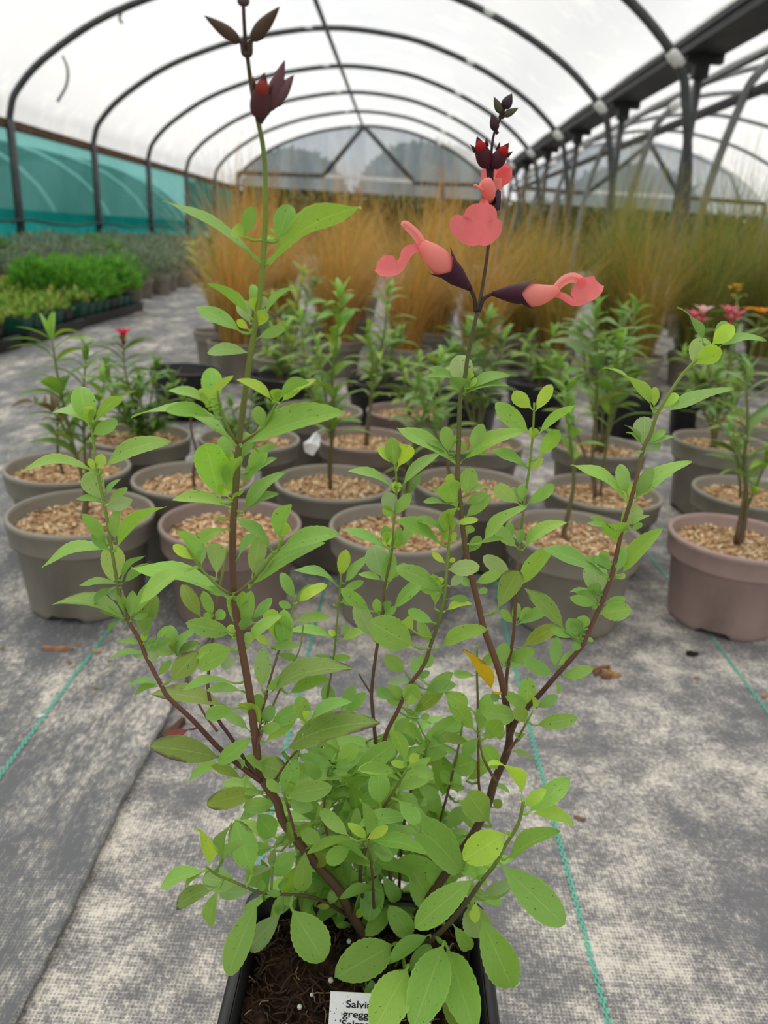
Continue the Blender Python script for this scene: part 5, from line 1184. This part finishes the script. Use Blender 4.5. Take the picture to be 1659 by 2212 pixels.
TLAB = {'lime': ('low lime green seedling in a square dark green pot', 'lime seedlings in their tray'), 'sparse': ('sparse seedling in a square dark green pot of bare compost', 'sparse seedlings in their tray'), 'bright': ('tall feathery bright green seedling in a square pot', 'bright green seedlings in their tray')}
for X0, X1, Y0, Y1, kk, lab in TR:
    tray(X0, X1, Y0, Y1, lab); nx = int((X1-X0)/0.096); ny = int((Y1-Y0)/0.096)
    for i in range(nx):
        for j in range(ny):
            if i < nx-6: continue
            x, y = X1-0.052-0.096*i_ if False else X1-0.052-0.096*(nx-1-i), Y0+0.052+0.096*j
            kk2 = kk
            if kk == 'bright' and (j < 2 or i < nx-4): kk2 = 'sparse' if j < 2 else 'lime'
            t = thing('tray_seedling', TLAB[kk2][0], 'potted plant', (x, y, 0.0102), TLAB[kk2][1])
            obj('pot', SQG if (i*7+j*3) % 5 else SQB, None, t); o = obj('foliage', BU[kk2][(i+j) % len(BU[kk2])], None, t); stuff(o); o.rotation_euler = (0, 0, R.uniform(0, 6.28)); s_ = R.uniform(0.85, 1.1); o.scale = (s_, s_, s_)
k = 0
for j in range(17):
    Y = 4.72+0.36*j
    for i in range(5):
        X = -1.62-0.30*i-0.03*(j % 2)-0.02*j
        if X < -3.1: continue
        kk = 'green' if (j < 2 and i > 2) or (i*5+j*3) % 11 == 0 else 'silver'
        lab, grp = (('rounded silvery grey-green shrub in a taupe pot along the teal wall', 'silvery shrubs along the teal wall') if kk == 'silver' else ('rounded mid green shrub in a brown pot along the teal wall', 'green shrubs along the teal wall'))
        t = potted('potted_shrub', lab, X, Y, 'pot_taupe' if kk == 'silver' else 'pot_brown', False, grp)
        o = obj('foliage', BU[kk][(i+j) % len(BU[kk])], None, t); stuff(o); s_ = R.uniform(0.9, 1.2); o.scale = (s_, s_, s_); o.rotation_euler = (0, 0, R.uniform(0, 6.28)); k += 1
for j in range(8):
    for i in range(3):
        X, Y = -2.62-0.28*i, 2.2+0.33*j
        t = potted('potted_shrub', 'leafy green shrub in a brown pot between carry trays and teal wall', X, Y, 'pot_brown', False, 'green shrubs past the carry trays')
        o = obj('foliage', BU['green'][0], None, t); stuff(o); o.rotation_euler = (0, 0, R.uniform(0, 6.28)); s_ = R.uniform(0.95, 1.15); o.scale = (s_, s_, s_)

# ---------------------------------------------------------------- litter on the fabric
def chip(x, y, L, W, T, col, rot, label, cat='bark chip', group=None, splits=3):
    g_ = G(x, y); z0 = 0.0045 if g_[0] < -0.21 else 0.0008
    b = MB(); rr = random.Random(int(x+y))
    v, f = [], []
    nl = 6
    for i in range(nl+1):
        t = i/nl; w_ = W*(0.55+0.45*math.sin(math.pi*min(1, t*1.1+0.05)))*rr.uniform(0.8, 1.1); h_ = T*rr.uniform(0.6, 1.1)
        for (a, c) in ((-0.5, 0), (-0.35, 1), (0.1, rr.uniform(0.7, 1.2)), (0.4, 0.8), (0.5, 0)): v.append(((t-0.5)*L+rr.uniform(-0.05, 0.05)*L, a*w_, c*h_))
    for i in range(nl):
        for k in range(4): a = i*5+k; f.append((a, a+5, a+6, a+1))
        f.append((i*5+4, i*5+9, i*5+5, i*5))
    f.append((0, 1, 2, 3, 4)); f.append(tuple(nl*5+k for k in (4, 3, 2, 1, 0)))
    b.add(v, f, [np.array(col)*rr.uniform(0.7, 1.25) for _ in v]); o = b.build('bark_chip', M['chips'], None, (g_[0], g_[1], z0), smooth=False); o.rotation_euler = (0, 0, rot)
    tag(o, label, cat, group); return o
chip(125, 1410, 0.032, 0.009, 0.004, (0.45, 0.22, 0.12), 0.1, 'reddish splinter of bark on the dark fabric near the green thread')
chip(207, 1416, 0.013, 0.005, 0.003, (0.5, 0.3, 0.18), 0.05, 'small bark splinter lying on the green thread')
for i, (x, y, L, rot) in enumerate(((1300, 1448, 0.02, 0.4), (1318, 1456, 0.024, -0.5), (1290, 1455, 0.015, 1.0), (1326, 1462, 0.016, 0.2), (1308, 1465, 0.012, -0.2), (1276, 1450, 0.013, 0.3))):
    chip(x, y, L, 0.007, 0.005, ((0.25, 0.12, 0.06), (0.5, 0.3, 0.15))[i % 2], rot, 'brown bark chip in the little heap in front of the pinkish pot', group='chips in the little heap')
chip(1252, 1770, 0.010, 0.004, 0.0025, (0.3, 0.2, 0.12), -0.3, 'dry brown fragment beside the green thread by the salvia')
chip(1650, 1505, 0.010, 0.005, 0.003, (0.5, 0.28, 0.14), 1.0, 'orange brown chip near the far green thread')
chip(1505, 1465, 0.007, 0.005, 0.002, (0.5, 0.3, 0.2), 0.6, 'small tan chip on the fabric before the pinkish pot')
chip(1495, 1415, 0.014, 0.010, 0.005, (0.03, 0.025, 0.02), 0.2, 'dark crumb of compost at the foot of the pinkish pot', 'crumb')
chip(1130, 1430, 0.028, 0.008, 0.003, (0.55, 0.3, 0.15), -0.1, 'long tan chip behind the right-hand salvia branch')
chip(88, 1556, 0.008, 0.004, 0.002, (0.85, 0.85, 0.85), 0.5, 'white scrap on the green thread', 'scrap')
chip(375, 1580, 0.03, 0.012, 0.006, (0.12, 0.07, 0.04), 1.2, 'dark brown flake at the edge of the overlapping fabric')
chip(362, 1600, 0.02, 0.010, 0.004, (0.2, 0.1, 0.05), 0.9, 'rusty brown flake at the edge of the overlapping fabric')
chip(1537, 2092, 0.0030, 0.0024, 0.002, (0.75, 0.62, 0.48), 0.3, 'single pale grain lying on the fabric', 'grain')
for x, y in ((6, 1409), (170, 1401), (150, 1440), (237, 1436), (207, 1496)):
    chip(x, y, 0.0035, 0.0032, 0.003, (0.42, 0.30, 0.10), 0.2, 'tiny ochre fertiliser grain on the dark fabric', 'grain', 'fertiliser grains')
